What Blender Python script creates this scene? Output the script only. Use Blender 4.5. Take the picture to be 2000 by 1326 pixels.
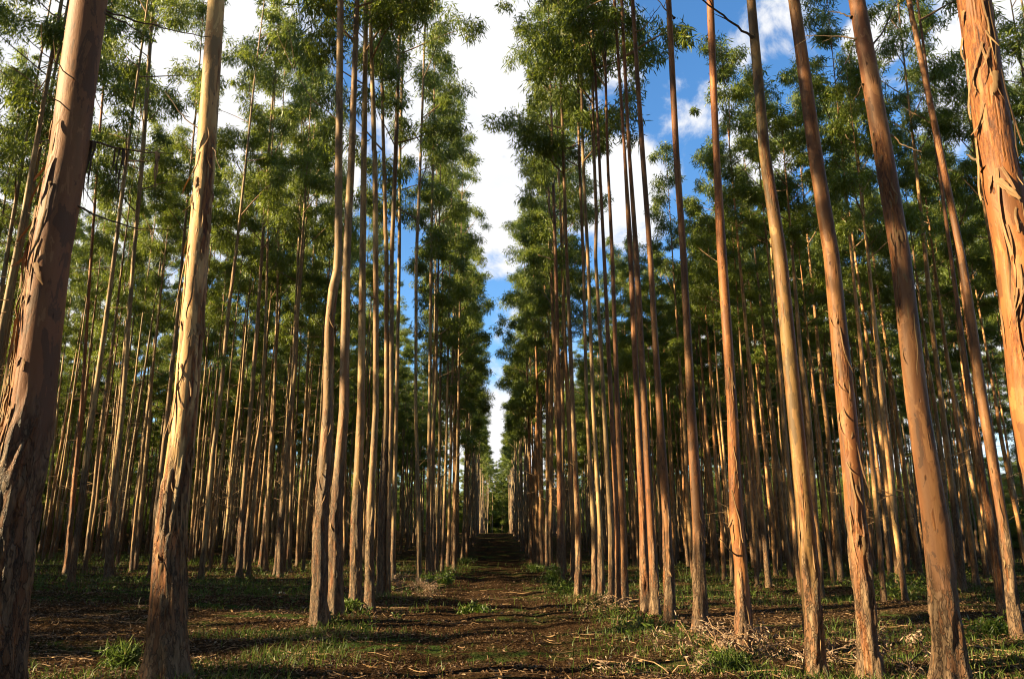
import bpy, math, random
import numpy as np
from mathutils import Vector, Matrix, Quaternion

for o in list(bpy.data.objects):
    bpy.data.objects.remove(o)
scene = bpy.context.scene
COL = scene.collection
R = math.radians

# ------------------------------------------------------------------ camera
CAM_H = 1.48
PITCH, YAW, LENS = R(14.4), R(1.12), 28.0
F = LENS / 36.0 * 2000.0                    # focal length in pixels of the 2000 x 1326 photograph
cam = bpy.data.cameras.new('camera')
cam.lens, cam.sensor_width = LENS, 36.0
cam.clip_start, cam.clip_end = 0.1, 4000.0
cam_o = bpy.data.objects.new('camera', cam)
cam_o.location = (0, 0, CAM_H)
cam_o.rotation_euler = (math.pi / 2 + PITCH, 0, -YAW)
COL.objects.link(cam_o)
scene.camera = cam_o
CAM_M = Matrix.Translation((0, 0, CAM_H)) @ cam_o.rotation_euler.to_matrix().to_4x4()
CAM_R = CAM_M.to_3x3()


def ray(px, py):
    return (CAM_R @ Vector(((px - 1000) / F, (663 - py) / F, -1.0))).normalized()


# ------------------------------------------------------------------ light, sky, exposure
SUN_EL, SUN_BACK = R(25), R(16)             # low sun from the side of the path, a little behind the camera
TO_SUN = Vector((-math.cos(SUN_BACK) * math.cos(SUN_EL), -math.sin(SUN_BACK) * math.cos(SUN_EL), math.sin(SUN_EL)))
sun = bpy.data.lights.new('sun', 'SUN')
sun.energy, sun.angle, sun.color = 5.0, R(0.45), (1.0, 0.80, 0.47)
sun_o = bpy.data.objects.new('sun', sun)
sun_o.rotation_euler = TO_SUN.to_track_quat('Z', 'Y').to_euler()
sun_o.location = (-40, -10, 60)
COL.objects.link(sun_o)
scene.view_settings.view_transform = 'Standard'
scene.view_settings.look = 'None'
scene.view_settings.gamma = 1.0
scene.view_settings.use_curve_mapping = False
scene.view_settings.exposure = 1.9
try:
    scene.cycles.filter_width = 1.1
    scene.cycles.max_bounces = 6
    scene.cycles.diffuse_bounces = 2
    scene.cycles.transmission_bounces = 3
except Exception:
    pass

SKY_STRENGTH = 0.07
world = bpy.data.worlds.new('World')
scene.world = world
world.use_nodes = True


class G:
    """small helper for building node trees"""
    def __init__(self, tree):
        self.t = tree
        for n in list(tree.nodes):
            tree.nodes.remove(n)

    def n(self, kind, **kw):
        nd = self.t.nodes.new(kind)
        for k, v in kw.items():
            if k.startswith('i_'):
                nd.inputs[k[2:].replace('_', ' ')].default_value = v
            else:
                setattr(nd, k, v)
        return nd

    def l(self, a, b):
        self.t.links.new(a, b)

    def val(self, sock, x):
        if hasattr(x, 'is_output'):
            self.l(x, sock)
        else:
            sock.default_value = x

    def math(self, op, a, b=0.0, clamp=False):
        nd = self.n('ShaderNodeMath', operation=op, use_clamp=clamp)
        self.val(nd.inputs[0], a)
        self.val(nd.inputs[1], b)
        return nd.outputs[0]

    def ramp(self, fac, stops, interp='LINEAR'):
        nd = self.n('ShaderNodeValToRGB')
        cr = nd.color_ramp
        cr.interpolation = interp
        while len(cr.elements) < len(stops):
            cr.elements.new(0.5)
        for e, (p, c) in zip(cr.elements, stops):
            e.position = p
            e.color = (*c, 1.0) if len(c) == 3 else c
        self.l(fac, nd.inputs[0])
        return nd.outputs[0]

    def mix(self, fac, a, b, kind='MIX'):
        nd = self.n('ShaderNodeMix', data_type='RGBA', blend_type=kind)
        self.val(nd.inputs[0], fac)
        for s, x in ((nd.inputs[6], a), (nd.inputs[7], b)):
            if hasattr(x, 'is_output'):
                self.l(x, s)
            else:
                s.default_value = (*x, 1.0)
        return nd.outputs[2]

    def noise(self, vec, scale, detail=4.0, rough=0.55, dist=0.0):
        nd = self.n('ShaderNodeTexNoise')
        nd.inputs['Scale'].default_value = scale
        nd.inputs['Detail'].default_value = detail
        nd.inputs['Roughness'].default_value = rough
        nd.inputs['Distortion'].default_value = dist
        if vec is not None:
            self.l(vec, nd.inputs['Vector'])
        return nd.outputs['Fac']

    def mapping(self, vec, scale=(1, 1, 1), loc=(0, 0, 0)):
        nd = self.n('ShaderNodeMapping')
        nd.inputs['Scale'].default_value = scale
        nd.inputs['Location'].default_value = loc
        self.l(vec, nd.inputs['Vector'])
        return nd.outputs[0]


def smooth01(g, x, a, b):
    nd = g.n('ShaderNodeMapRange', interpolation_type='SMOOTHSTEP')
    nd.inputs['From Min'].default_value = a
    nd.inputs['From Max'].default_value = b
    g.l(x, nd.inputs['Value'])
    return nd.outputs[0]


def build_world():
    g = G(world.node_tree)
    out = g.n('ShaderNodeOutputWorld')
    sky = g.n('ShaderNodeTexSky', sky_type='NISHITA')
    sky.sun_disc = False
    sky.sun_elevation = SUN_EL
    sky.sun_rotation = math.atan2(TO_SUN.x, TO_SUN.y) % (2 * math.pi)
    sky.air_density, sky.dust_density, sky.ozone_density = 1.0, 0.4, 3.0
    tc = g.n('ShaderNodeTexCoord')
    d = tc.outputs['Generated']
    fine = g.noise(d, 9.0, 7.0, 0.6, 0.3)
    wide = g.noise(g.mapping(d, (1, 1, 1.6), (3.1, 0.4, 1.7)), 2.3, 5.0, 0.55)
    dens = g.math('SUBTRACT', g.math('MULTIPLY', wide, 2.4), 1.40)
    # cumulus banks: direction of the centre, angular radius
    for px, py, rad in ((170, 170, 17), (20, 420, 12), (960, 130, 10), (965, 400, 5.5), (1190, 370, 5.0), (975, 880, 5.5),
                        (1530, 690, 7.5), (1700, 800, 8), (1880, 640, 7.5), (1985, 110, 7), (570, 330, 5.5), (1480, 300, 2.5),
                        (1720, 70, 2.2)):
        c = ray(px, py)
        vm = g.n('ShaderNodeVectorMath', operation='DOT_PRODUCT')
        g.l(d, vm.inputs[0])
        vm.inputs[1].default_value = c
        ang = g.math('ARCCOSINE', vm.outputs['Value'])
        b = g.math('SUBTRACT', 1.0, g.math('DIVIDE', ang, R(rad)))     # 1 at the centre, 0 at the rim
        dens = g.math('MAXIMUM', dens, g.math('MULTIPLY', b, 0.9))
    dens = g.math('ADD', dens, g.math('MULTIPLY', g.math('SUBTRACT', fine, 0.5), 1.5))
    cov = smooth01(g, dens, 0.0, 0.28)
    shade = g.ramp(g.noise(g.mapping(d, (1, 1, 2), (0.4, 2.0, 0.1)), 6.0, 6.0, 0.6), [(0.3, (0.90, 0.92, 0.96)), (0.6, (1.0, 0.99, 0.98))])
    bs = g.n('ShaderNodeBackground')
    bs.inputs['Strength'].default_value = SKY_STRENGTH
    hs = g.n('ShaderNodeHueSaturation')
    hs.inputs['Saturation'].default_value = 1.2
    g.l(sky.outputs[0], hs.inputs['Color'])
    g.l(hs.outputs[0], bs.inputs['Color'])
    bc = g.n('ShaderNodeBackground')
    bc.inputs['Strength'].default_value = 0.29
    g.l(shade, bc.inputs['Color'])
    mx = g.n('ShaderNodeMixShader')
    g.l(cov, mx.inputs[0])
    g.l(bs.outputs[0], mx.inputs[1])
    g.l(bc.outputs[0], mx.inputs[2])
    g.l(mx.outputs[0], out.inputs['Surface'])


build_world()

# ------------------------------------------------------------------ noise and terrain
_rng = np.random.RandomState(7)
_LAT = _rng.rand(64, 64, 64).astype(np.float32)


def vnoise(x, y, z=0.0):
    """value noise in 0..1, vectorised"""
    x, y, z = np.broadcast_arrays(np.asarray(x, float), np.asarray(y, float), np.asarray(z, float))
    xi, yi, zi = np.floor(x).astype(int), np.floor(y).astype(int), np.floor(z).astype(int)
    u, v, w = x - xi, y - yi, z - zi
    u, v, w = u * u * (3 - 2 * u), v * v * (3 - 2 * v), w * w * (3 - 2 * w)
    def L(a, b, c):
        return _LAT[(xi + a) & 63, (yi + b) & 63, (zi + c) & 63]
    a = L(0, 0, 0) * (1 - u) + L(1, 0, 0) * u
    b = L(0, 1, 0) * (1 - u) + L(1, 1, 0) * u
    c = L(0, 0, 1) * (1 - u) + L(1, 0, 1) * u
    e = L(0, 1, 1) * (1 - u) + L(1, 1, 1) * u
    return (a * (1 - v) + b * v) * (1 - w) + (c * (1 - v) + e * v) * w


def sstep(a, b, x):
    t = np.clip((np.asarray(x, float) - a) / (b - a), 0, 1)
    return t * t * (3 - 2 * t)


def ground_z(x, y):
    """the lie of the land: level at first, then a long rise to a crest"""
    x, y = np.asarray(x, float), np.asarray(y, float)
    z = 3.3 * sstep(58, 142, y) - 1.2 * sstep(146, 190, y)
    z = z + 0.028 * np.clip(-x - 4, 0, 60) + 0.008 * np.clip(x - 5, 0, 80)
    return z


def ground_fine(x, y):
    fade = 1 - sstep(45, 120, np.abs(y))
    z = 0.21 * (vnoise(x * 0.2 + 9, y * 1.1 + 3) - 0.5) + 0.06 * (vnoise(x * 0.8, y * 2.6 + 7) - 0.5) + 0.035 * (vnoise(x * 4, y * 6, 2.5) - 0.5)
    rut = -0.05 * (np.exp(-((np.abs(x) - 0.85) / 0.3) ** 2)) + 0.05 * np.exp(-((np.abs(x) - 2.9) / 0.7) ** 2)
    return ground_z(x, y) + (z + rut) * fade


def gz(x, y):
    return float(ground_fine(x, y))


def on_ground(px, py):
    d = ray(px, py)
    t = 1.0
    for _ in range(60):
        p = Vector((0, 0, CAM_H)) + d * t
        h = p.z - float(ground_z(p.x, p.y))
        t += h / max(0.02, -d.z) * 0.7 if d.z < 0 else 1.0
        t = min(max(t, 0.5), 400)
    return Vector((0, 0, CAM_H)) + d * t


def at_depth(px, py, Y):
    d = ray(px, py)
    return Vector((0, 0, CAM_H)) + d * (Y / d.y)


def cam_depth(p):
    return -(CAM_R.transposed() @ (p - Vector((0, 0, CAM_H)))).z


def project(p):
    q = CAM_R.transposed() @ (Vector(p) - Vector((0, 0, CAM_H)))
    if q.z > -0.1:
        return None
    return 1000 + F * q.x / -q.z, 663 - F * q.y / -q.z


# ------------------------------------------------------------------ materials
def new_mat(name):
    m = bpy.data.materials.new(name)
    m.use_nodes = True
    return m, G(m.node_tree)


def principled(g, color, rough, spec=0.3):
    out = g.n('ShaderNodeOutputMaterial')
    p = g.n('ShaderNodeBsdfPrincipled')
    g.val(p.inputs['Roughness'], rough)
    p.inputs['Specular IOR Level'].default_value = spec
    if hasattr(color, 'is_output'):
        g.l(color, p.inputs['Base Color'])
    else:
        p.inputs['Base Color'].default_value = (*color, 1)
    g.l(p.outputs[0], out.inputs['Surface'])
    return p, out


def bump(g, p, height, dist, strength=1.0):
    b = g.n('ShaderNodeBump')
    b.inputs['Distance'].default_value = dist
    b.inputs['Strength'].default_value = strength
    g.l(height, b.inputs['Height'])
    g.l(b.outputs[0], p.inputs['Normal'])


def attr(g, name):
    nd = g.n('ShaderNodeAttribute', attribute_name=name)
    return nd.outputs['Fac']


def make_bark():
    m, g = new_mat('eucalyptus_bark')
    oi = g.n('ShaderNodeObjectInfo')
    at = g.n('ShaderNodeAttribute', attribute_name='bc')      # trunk-local coordinates, metres
    co = g.n('ShaderNodeVectorMath', operation='ADD')
    g.l(at.outputs['Vector'], co.inputs[0])
    rnd = g.n('ShaderNodeCombineXYZ')
    g.l(g.math('MULTIPLY', oi.outputs['Random'], 37.0), rnd.inputs[0])
    g.l(g.math('MULTIPLY', oi.outputs['Random'], 11.0), rnd.inputs[2])
    g.l(rnd.outputs[0], co.inputs[1])
    v = co.outputs[0]
    tall = g.noise(g.mapping(v, (7, 7, 0.8)), 1.0, 5, 0.6)
    broad = g.noise(g.mapping(v, (1.2, 1.2, 0.35)), 1.0, 3, 0.5)
    fib = g.noise(g.mapping(v, (38, 38, 6.5)), 1.0, 5, 0.7, 0.4)
    speck = g.noise(g.mapping(v, (22, 22, 11)), 1.0, 3, 0.6)
    smooth = g.ramp(tall, [(0.28, (0.11, 0.066, 0.034)), (0.42, (0.21, 0.14, 0.072)), (0.56, (0.29, 0.205, 0.105)), (0.72, (0.20, 0.165, 0.082))])
    smooth = g.mix(g.ramp(broad, [(0.4, (0, 0, 0)), (0.7, (0.75, 0.75, 0.75))]), smooth, (0.25, 0.125, 0.06))
    blotch = g.noise(g.mapping(v, (6, 6, 1.7), (5, 2, 9)), 1.0, 5, 0.62, 0.5)
    smooth = g.mix(g.math('MULTIPLY', smooth01(g, blotch, 0.535, 0.55), 0.85), smooth, (0.125, 0.086, 0.05))
    smooth = g.mix(g.math('MULTIPLY', smooth01(g, blotch, 0.42, 0.405), 0.8), smooth, (0.37, 0.265, 0.14))
    # freckles and knots
    kn = g.n('ShaderNodeTexVoronoi', feature='F1')
    kn.inputs['Scale'].default_value = 1.0
    g.l(g.mapping(v, (8.5, 8.5, 3.0)), kn.inputs['Vector'])
    knot = smooth01(g, g.math('ADD', kn.outputs['Distance'], g.math('MULTIPLY', speck, 0.16)), 0.19, 0.12)
    smooth = g.mix(g.math('MULTIPLY', knot, 0.85), smooth, (0.07, 0.035, 0.018))
    smooth = g.mix(g.ramp(speck, [(0.62, (0, 0, 0)), (0.72, (0.6, 0.6, 0.6))]), smooth, (0.17, 0.085, 0.04))
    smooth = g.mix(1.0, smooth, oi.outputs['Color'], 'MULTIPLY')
    wob = g.n('ShaderNodeVectorMath', operation='ADD')
    g.l(g.mapping(v, (21, 21, 3.4)), wob.inputs[0])
    nz = g.n('ShaderNodeTexNoise')
    nz.inputs['Scale'].default_value = 1.0
    nz.inputs['Detail'].default_value = 4.0
    g.l(g.mapping(v, (26, 26, 9)), nz.inputs['Vector'])
    sc2 = g.n('ShaderNodeVectorMath', operation='SCALE')
    g.l(nz.outputs['Color'], sc2.inputs[0])
    sc2.inputs['Scale'].default_value = 2.2
    g.l(sc2.outputs[0], wob.inputs[1])
    cell = g.n('ShaderNodeTexVoronoi', feature='F1')
    cell.inputs['Scale'].default_value = 1.0
    g.l(wob.outputs[0], cell.inputs['Vector'])
    edge = g.n('ShaderNodeTexVoronoi', feature='DISTANCE_TO_EDGE')
    edge.inputs['Scale'].default_value = 1.0
    g.l(wob.outputs[0], edge.inputs['Vector'])
    cr_ = g.n('ShaderNodeSeparateColor')
    g.l(cell.outputs['Color'], cr_.inputs[0])
    plate = smooth01(g, edge.outputs['Distance'], 0.0, 0.10)
    plate = g.math('ADD', g.math('MULTIPLY', plate, 0.65), 0.35)
    rough_c = g.ramp(fib, [(0.36, (0.014, 0.008, 0.005)), (0.5, (0.085, 0.044, 0.021)), (0.64, (0.24, 0.145, 0.075))])
    peel_c = g.ramp(fib, [(0.34, (0.03, 0.010, 0.005)), (0.5, (0.20, 0.066, 0.016)), (0.64, (0.34, 0.14, 0.036))])
    rough_c = g.mix(g.math('MULTIPLY', cr_.outputs[0], 0.6), rough_c, (0.26, 0.165, 0.085))
    rough_c = g.mix(g.math('MULTIPLY', smooth01(g, cr_.outputs[1], 0.6, 0.8), 0.7), rough_c, (0.16, 0.062, 0.020))
    rough_c = g.mix(plate, (0.012, 0.007, 0.004), rough_c)
    c = g.mix(attr(g, 'rough'), smooth, rough_c)
    c = g.mix(attr(g, 'peel'), c, peel_c)
    p, _ = principled(g, c, 0.62, 0.35)
    h = g.math('ADD', g.math('MULTIPLY', fib, g.math('ADD', g.math('MULTIPLY', g.math('MAXIMUM', attr(g, 'rough'), attr(g, 'peel')), 0.9), 0.12)), g.math('MULTIPLY', speck, 0.12))
    h = g.math('SUBTRACT', h, g.math('MULTIPLY', knot, 0.4))
    h = g.math('ADD', h, g.math('MULTIPLY', g.math('MULTIPLY', plate, attr(g, 'rough')), 0.8))
    bump(g, p, h, 0.022)
    return m


def make_strip():
    m, g = new_mat('peeled_bark')
    oi = g.n('ShaderNodeObjectInfo')
    tc = g.n('ShaderNodeTexCoord')
    f = g.noise(g.mapping(tc.outputs['Object'], (90, 90, 8)), 1.0, 3, 0.6)
    a = g.ramp(f, [(0.3, (0.085, 0.040, 0.018)), (0.6, (0.25, 0.14, 0.066))])
    a = g.mix(g.math('MULTIPLY', oi.outputs['Random'], 0.6), a, (0.27, 0.17, 0.08))
    principled(g, a, 0.75, 0.2)
    return m


def make_twig():
    m, g = new_mat('twig_bark')
    tc = g.n('ShaderNodeTexCoord')
    f = g.noise(g.mapping(tc.outputs['Object'], (20, 20, 6)), 1.0, 3, 0.6)
    principled(g, g.ramp(f, [(0.35, (0.13, 0.07, 0.035)), (0.65, (0.36, 0.23, 0.12))]), 0.7, 0.2)
    return m


def make_dark_twig():
    m, g = new_mat('dead_branch_bark')
    tc = g.n('ShaderNodeTexCoord')
    f = g.noise(g.mapping(tc.outputs['Object'], (20, 20, 6)), 1.0, 3, 0.6)
    principled(g, g.ramp(f, [(0.35, (0.06, 0.04, 0.025)), (0.65, (0.19, 0.13, 0.08))]), 0.8, 0.15)
    return m


def make_leaf(name, stops, trans=(0.16, 0.24, 0.03), tfac=0.3, rough=0.38, spec=0.5):
    m, g = new_mat(name)
    geo = g.n('ShaderNodeNewGeometry')
    c = g.ramp(geo.outputs['Random Per Island'], stops)
    out = g.n('ShaderNodeOutputMaterial')
    p = g.n('ShaderNodeBsdfPrincipled')
    p.inputs['Roughness'].default_value = rough
    p.inputs['Specular IOR Level'].default_value = spec
    g.l(c, p.inputs['Base Color'])
    t = g.n('ShaderNodeBsdfTranslucent')
    g.l(g.mix(0.65, c, trans), t.inputs['Color'])
    mx = g.n('ShaderNodeMixShader')
    mx.inputs[0].default_value = tfac
    g.l(p.outputs[0], mx.inputs[1])
    g.l(t.outputs[0], mx.inputs[2])
    g.l(mx.outputs[0], out.inputs['Surface'])
    return m


def make_ground():
    m, g = new_mat('forest_floor')
    tc = g.n('ShaderNodeTexCoord')
    v = tc.outputs['Object']
    big = g.noise(g.mapping(v, (0.35, 0.55, 1)), 1.0, 4, 0.55)
    mid = g.noise(v, 3.0, 6, 0.65)
    fine = g.noise(v, 24.0, 5, 0.7)
    vo = g.n('ShaderNodeTexVoronoi', feature='F1')
    vo.inputs['Scale'].default_value = 26.0
    g.l(g.mapping(v, (1, 1, 0.4)), vo.inputs['Vector'])
    soil = g.ramp(fine, [(0.3, (0.010, 0.0055, 0.003)), (0.5, (0.034, 0.019, 0.0095)), (0.7, (0.105, 0.062, 0.031))])
    bits = g.n('ShaderNodeSeparateColor')
    g.l(vo.outputs['Color'], bits.inputs[0])
    soil = g.mix(smooth01(g, bits.outputs[0], 0.72, 0.9), soil, (0.17, 0.10, 0.052))
    moss = g.ramp(mid, [(0.35, (0.018, 0.028, 0.008)), (0.7, (0.05, 0.075, 0.018))])
    msk = g.math('MULTIPLY', smooth01(g, big, 0.5, 0.62), smooth01(g, mid, 0.4, 0.56))
    sx = g.n('ShaderNodeSeparateXYZ')
    g.l(v, sx.inputs[0])
    off = g.math('ADD', g.math('ABSOLUTE', sx.outputs[0]), g.math('MULTIPLY', mid, 0.8))
    track = smooth01(g, off, 2.7, 1.9)                     # bare, darker earth along the wheel track
    soil = g.mix(g.math('MULTIPLY', track, 0.55), soil, (0.022, 0.012, 0.0065))
    c = g.mix(msk, soil, moss)
    p, _ = principled(g, c, 0.95, 0.0)
    h = g.math('ADD', g.math('MULTIPLY', mid, 0.7), g.math('ADD', g.math('MULTIPLY', fine, 0.4), g.math('MULTIPLY', vo.outputs['Distance'], 0.3)))
    bump(g, p, h, 0.07)
    return m


M_BARK, M_STRIP, M_TWIG, M_DEAD = make_bark(), make_strip(), make_twig(), make_dark_twig()
M_LEAF = make_leaf('eucalyptus_leaf', [(0.0, (0.050, 0.082, 0.012)), (0.4, (0.108, 0.156, 0.021)), (0.8, (0.165, 0.205, 0.028)), (1.0, (0.23, 0.24, 0.04))], (0.34, 0.40, 0.03), 0.42)
M_YOUNG = make_leaf('young_leaf', [(0.0, (0.045, 0.075, 0.010)), (0.6, (0.075, 0.115, 0.014)), (1.0, (0.11, 0.145, 0.022))], (0.2, 0.3, 0.03), 0.35)
M_GRASS = make_leaf('grass_blade', [(0.0, (0.032, 0.054, 0.007)), (0.6, (0.068, 0.11, 0.012)), (0.9, (0.11, 0.13, 0.02)), (1.0, (0.18, 0.13, 0.045))], (0.14, 0.22, 0.03), 0.3, 0.5, 0.3)
M_LITTER = make_leaf('dry_leaf', [(0.0, (0.03, 0.015, 0.008)), (0.6, (0.085, 0.047, 0.023)), (0.9, (0.19, 0.115, 0.062)), (1.0, (0.36, 0.25, 0.15))], (0.25, 0.13, 0.05), 0.15, 0.6, 0.25)
M_BRUSH = make_leaf('dry_brush_leaf', [(0.0, (0.08, 0.045, 0.025)), (0.4, (0.22, 0.135, 0.085)), (0.8, (0.36, 0.25, 0.17)), (1.0, (0.48, 0.36, 0.25))], (0.35, 0.2, 0.1), 0.2, 0.6, 0.25)
M_GROUND = make_ground()
M_STONE = new_mat('pale_stone')[0]
_g = G(M_STONE.node_tree)
_tc = _g.n('ShaderNodeTexCoord')
principled(_g, _g.ramp(_g.noise(_tc.outputs['Object'], 14, 5), [(0.3, (0.28, 0.27, 0.24)), (0.7, (0.5, 0.48, 0.42))]), 0.85)


# ------------------------------------------------------------------ mesh helpers
class MB:
    """collects vertices, faces and per-vertex attributes for one mesh"""
    def __init__(self):
        self.v, self.q, self.t, self.n = [], [], [], 0

    def add(self, verts, quads=None, tris=None):
        verts = np.asarray(verts, np.float32).reshape(-1, 3)
        if quads is not None and len(quads):
            self.q.append(np.asarray(quads, np.int32) + self.n)
        if tris is not None and len(tris):
            self.t.append(np.asarray(tris, np.int32) + self.n)
        self.v.append(verts)
        self.n += len(verts)

    def mesh(self, name, mat, smooth=False, attrs=None):
        me = bpy.data.meshes.new(name)
        v = np.concatenate(self.v) if self.v else np.zeros((0, 3), np.float32)
        q = np.concatenate(self.q) if self.q else np.zeros((0, 4), np.int32)
        t = np.concatenate(self.t) if self.t else np.zeros((0, 3), np.int32)
        me.vertices.add(len(v))
        me.vertices.foreach_set('co', v.ravel())
        nl = q.size + t.size
        me.loops.add(nl)
        me.loops.foreach_set('vertex_index', np.concatenate([q.ravel(), t.ravel()]))
        me.polygons.add(len(q) + len(t))
        starts = np.concatenate([np.arange(len(q)) * 4, q.size + np.arange(len(t)) * 3]).astype(np.int32)
        me.polygons.foreach_set('loop_start', starts)
        if smooth:
            me.polygons.foreach_set('use_smooth', np.ones(len(q) + len(t), bool))
        me.materials.append(mat)
        for k, a in (attrs or {}).items():
            a = np.asarray(a, np.float32)
            if a.ndim == 2:
                me.attributes.new(k, 'FLOAT_VECTOR', 'POINT').data.foreach_set('vector', a.ravel())
            else:
                me.attributes.new(k, 'FLOAT', 'POINT').data.foreach_set('value', a)
        me.update(calc_edges=True)
        return me


def frame_along(path):
    """tangent, side and up vectors along a polyline (n,3)"""
    d = np.gradient(path, axis=0)
    d /= np.linalg.norm(d, axis=1, keepdims=True) + 1e-9
    ref = np.array([1.0, 0.0, 0.0]) if abs(d[0, 0]) < 0.8 else np.array([0.0, 1.0, 0.0])
    s = np.cross(d, np.cross(np.broadcast_to(ref, d.shape), d))
    s /= np.linalg.norm(s, axis=1, keepdims=True) + 1e-9
    u = np.cross(d, s)
    return d, s, u


def tube(mb, path, radii, sides=5, cap=True):
    path = np.asarray(path, float)
    n = len(path)
    radii = np.broadcast_to(np.asarray(radii, float), (n,))
    _, s, u = frame_along(path)
    a = np.linspace(0, 2 * math.pi, sides, endpoint=False)
    ring = path[:, None, :] + radii[:, None, None] * (np.cos(a)[None, :, None] * s[:, None, :] + np.sin(a)[None, :, None] * u[:, None, :])
    i = np.arange(n - 1)[:, None] * sides
    j = np.arange(sides)[None, :]
    k = (j + 1) % sides
    quads = np.stack([i + j, i + k, i + sides + k, i + sides + j], -1).reshape(-1, 4)
    mb.add(ring.reshape(-1, 3), quads)


def resample(pts, n):
    pts = np.asarray(pts, float)
    seg = np.concatenate([[0], np.cumsum(np.linalg.norm(np.diff(pts, axis=0), axis=1))])
    t = np.linspace(0, seg[-1], n)
    return np.stack([np.interp(t, seg, pts[:, k]) for k in range(3)], 1)


def leaves(mb, centers, n_each, spread, length, width, rng, droop=0.75):
    """n_each drooping lance-shaped leaves around every centre; each leaf is one bent diamond"""
    C = np.repeat(np.asarray(centers, float), n_each, axis=0)
    N = len(C)
    sp = np.repeat(np.broadcast_to(np.asarray(spread, float), (len(centers),)), n_each)
    off = rng.normal(size=(N, 3))
    off /= np.linalg.norm(off, axis=1, keepdims=True) + 1e-9
    off *= (rng.rand(N) ** 0.45 * sp)[:, None]
    off[:, 2] *= 0.8
    P = C + off
    d = rng.normal(size=(N, 3)) * 0.55 + off / (sp[:, None] + 1e-6) * 0.35
    d[:, 2] -= droop
    d /= np.linalg.norm(d, axis=1, keepdims=True) + 1e-9
    r = rng.normal(size=(N, 3))
    s = np.cross(d, r)
    s /= np.linalg.norm(s, axis=1, keepdims=True) + 1e-9
    up = np.cross(s, d)
    L = length * (0.65 + 0.7 * rng.rand(N))[:, None]
    W = width * (0.7 + 0.6 * rng.rand(N))[:, None]
    v0 = P
    v1 = P + d * L * 0.42 + s * W * 0.5 + up * L * 0.05
    v2 = P + d * L + up * L * (-0.06)
    v3 = P + d * L * 0.42 - s * W * 0.5 + up * L * 0.05
    V = np.stack([v0, v1, v2, v3], 1).reshape(-1, 3)
    b = np.arange(N)[:, None] * 4
    T = np.concatenate([b + np.array([[0, 1, 2]]), b + np.array([[0, 2, 3]])])
    mb.add(V, None, T)


def link(name, me, parent=None, loc=None):
    o = bpy.data.objects.new(name, me)
    COL.objects.link(o)
    if parent is not None:
        o.parent = parent
    if loc is not None:
        o.location = loc
    return o


def tag(o, label=None, cat=None, group=None, kind=None):
    if label:
        o['label'] = label
    if cat:
        o['category'] = cat
    if group:
        o['group'] = group
    if kind:
        o['kind'] = kind
    return o


# ------------------------------------------------------------------ the ground
def build_ground():
    def axis(a, b, first, grow):
        out, x, s = [a], a, first
        while x < b:
            x += s
            s *= grow
            out.append(min(x, b))
        return np.array(out)
    xp = np.concatenate([np.arange(0, 6, 0.075), axis(6, 900, 0.09, 1.035)])
    xs = np.concatenate([-xp[::-1], xp[1:]])
    xs = np.unique(xs)
    yp = np.concatenate([axis(3, 40, 0.06, 1.0038), axis(40, 1500, 0.25, 1.03)])
    ys = np.unique(np.concatenate([-axis(0, 400, 1.0, 1.15)[::-1], np.arange(0, 3, 0.5), yp]))
    X, Y = np.meshgrid(xs, ys)
    Z = ground_fine(X, Y)
    nx, ny = len(xs), len(ys)
    i = np.arange(ny - 1)[:, None] * nx
    j = np.arange(nx - 1)[None, :]
    q = np.stack([i + j, i + j + 1, i + nx + j + 1, i + nx + j], -1).reshape(-1, 4)
    mb = MB()
    mb.add(np.stack([X, Y, Z], -1).reshape(-1, 3), q)
    tag(link('ground', mb.mesh('ground', M_GROUND, True)), kind='structure')


build_ground()

# ------------------------------------------------------------------ tree parts
CROWN_BASE, CROWN_LEN = 12.5, 15.0


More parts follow.
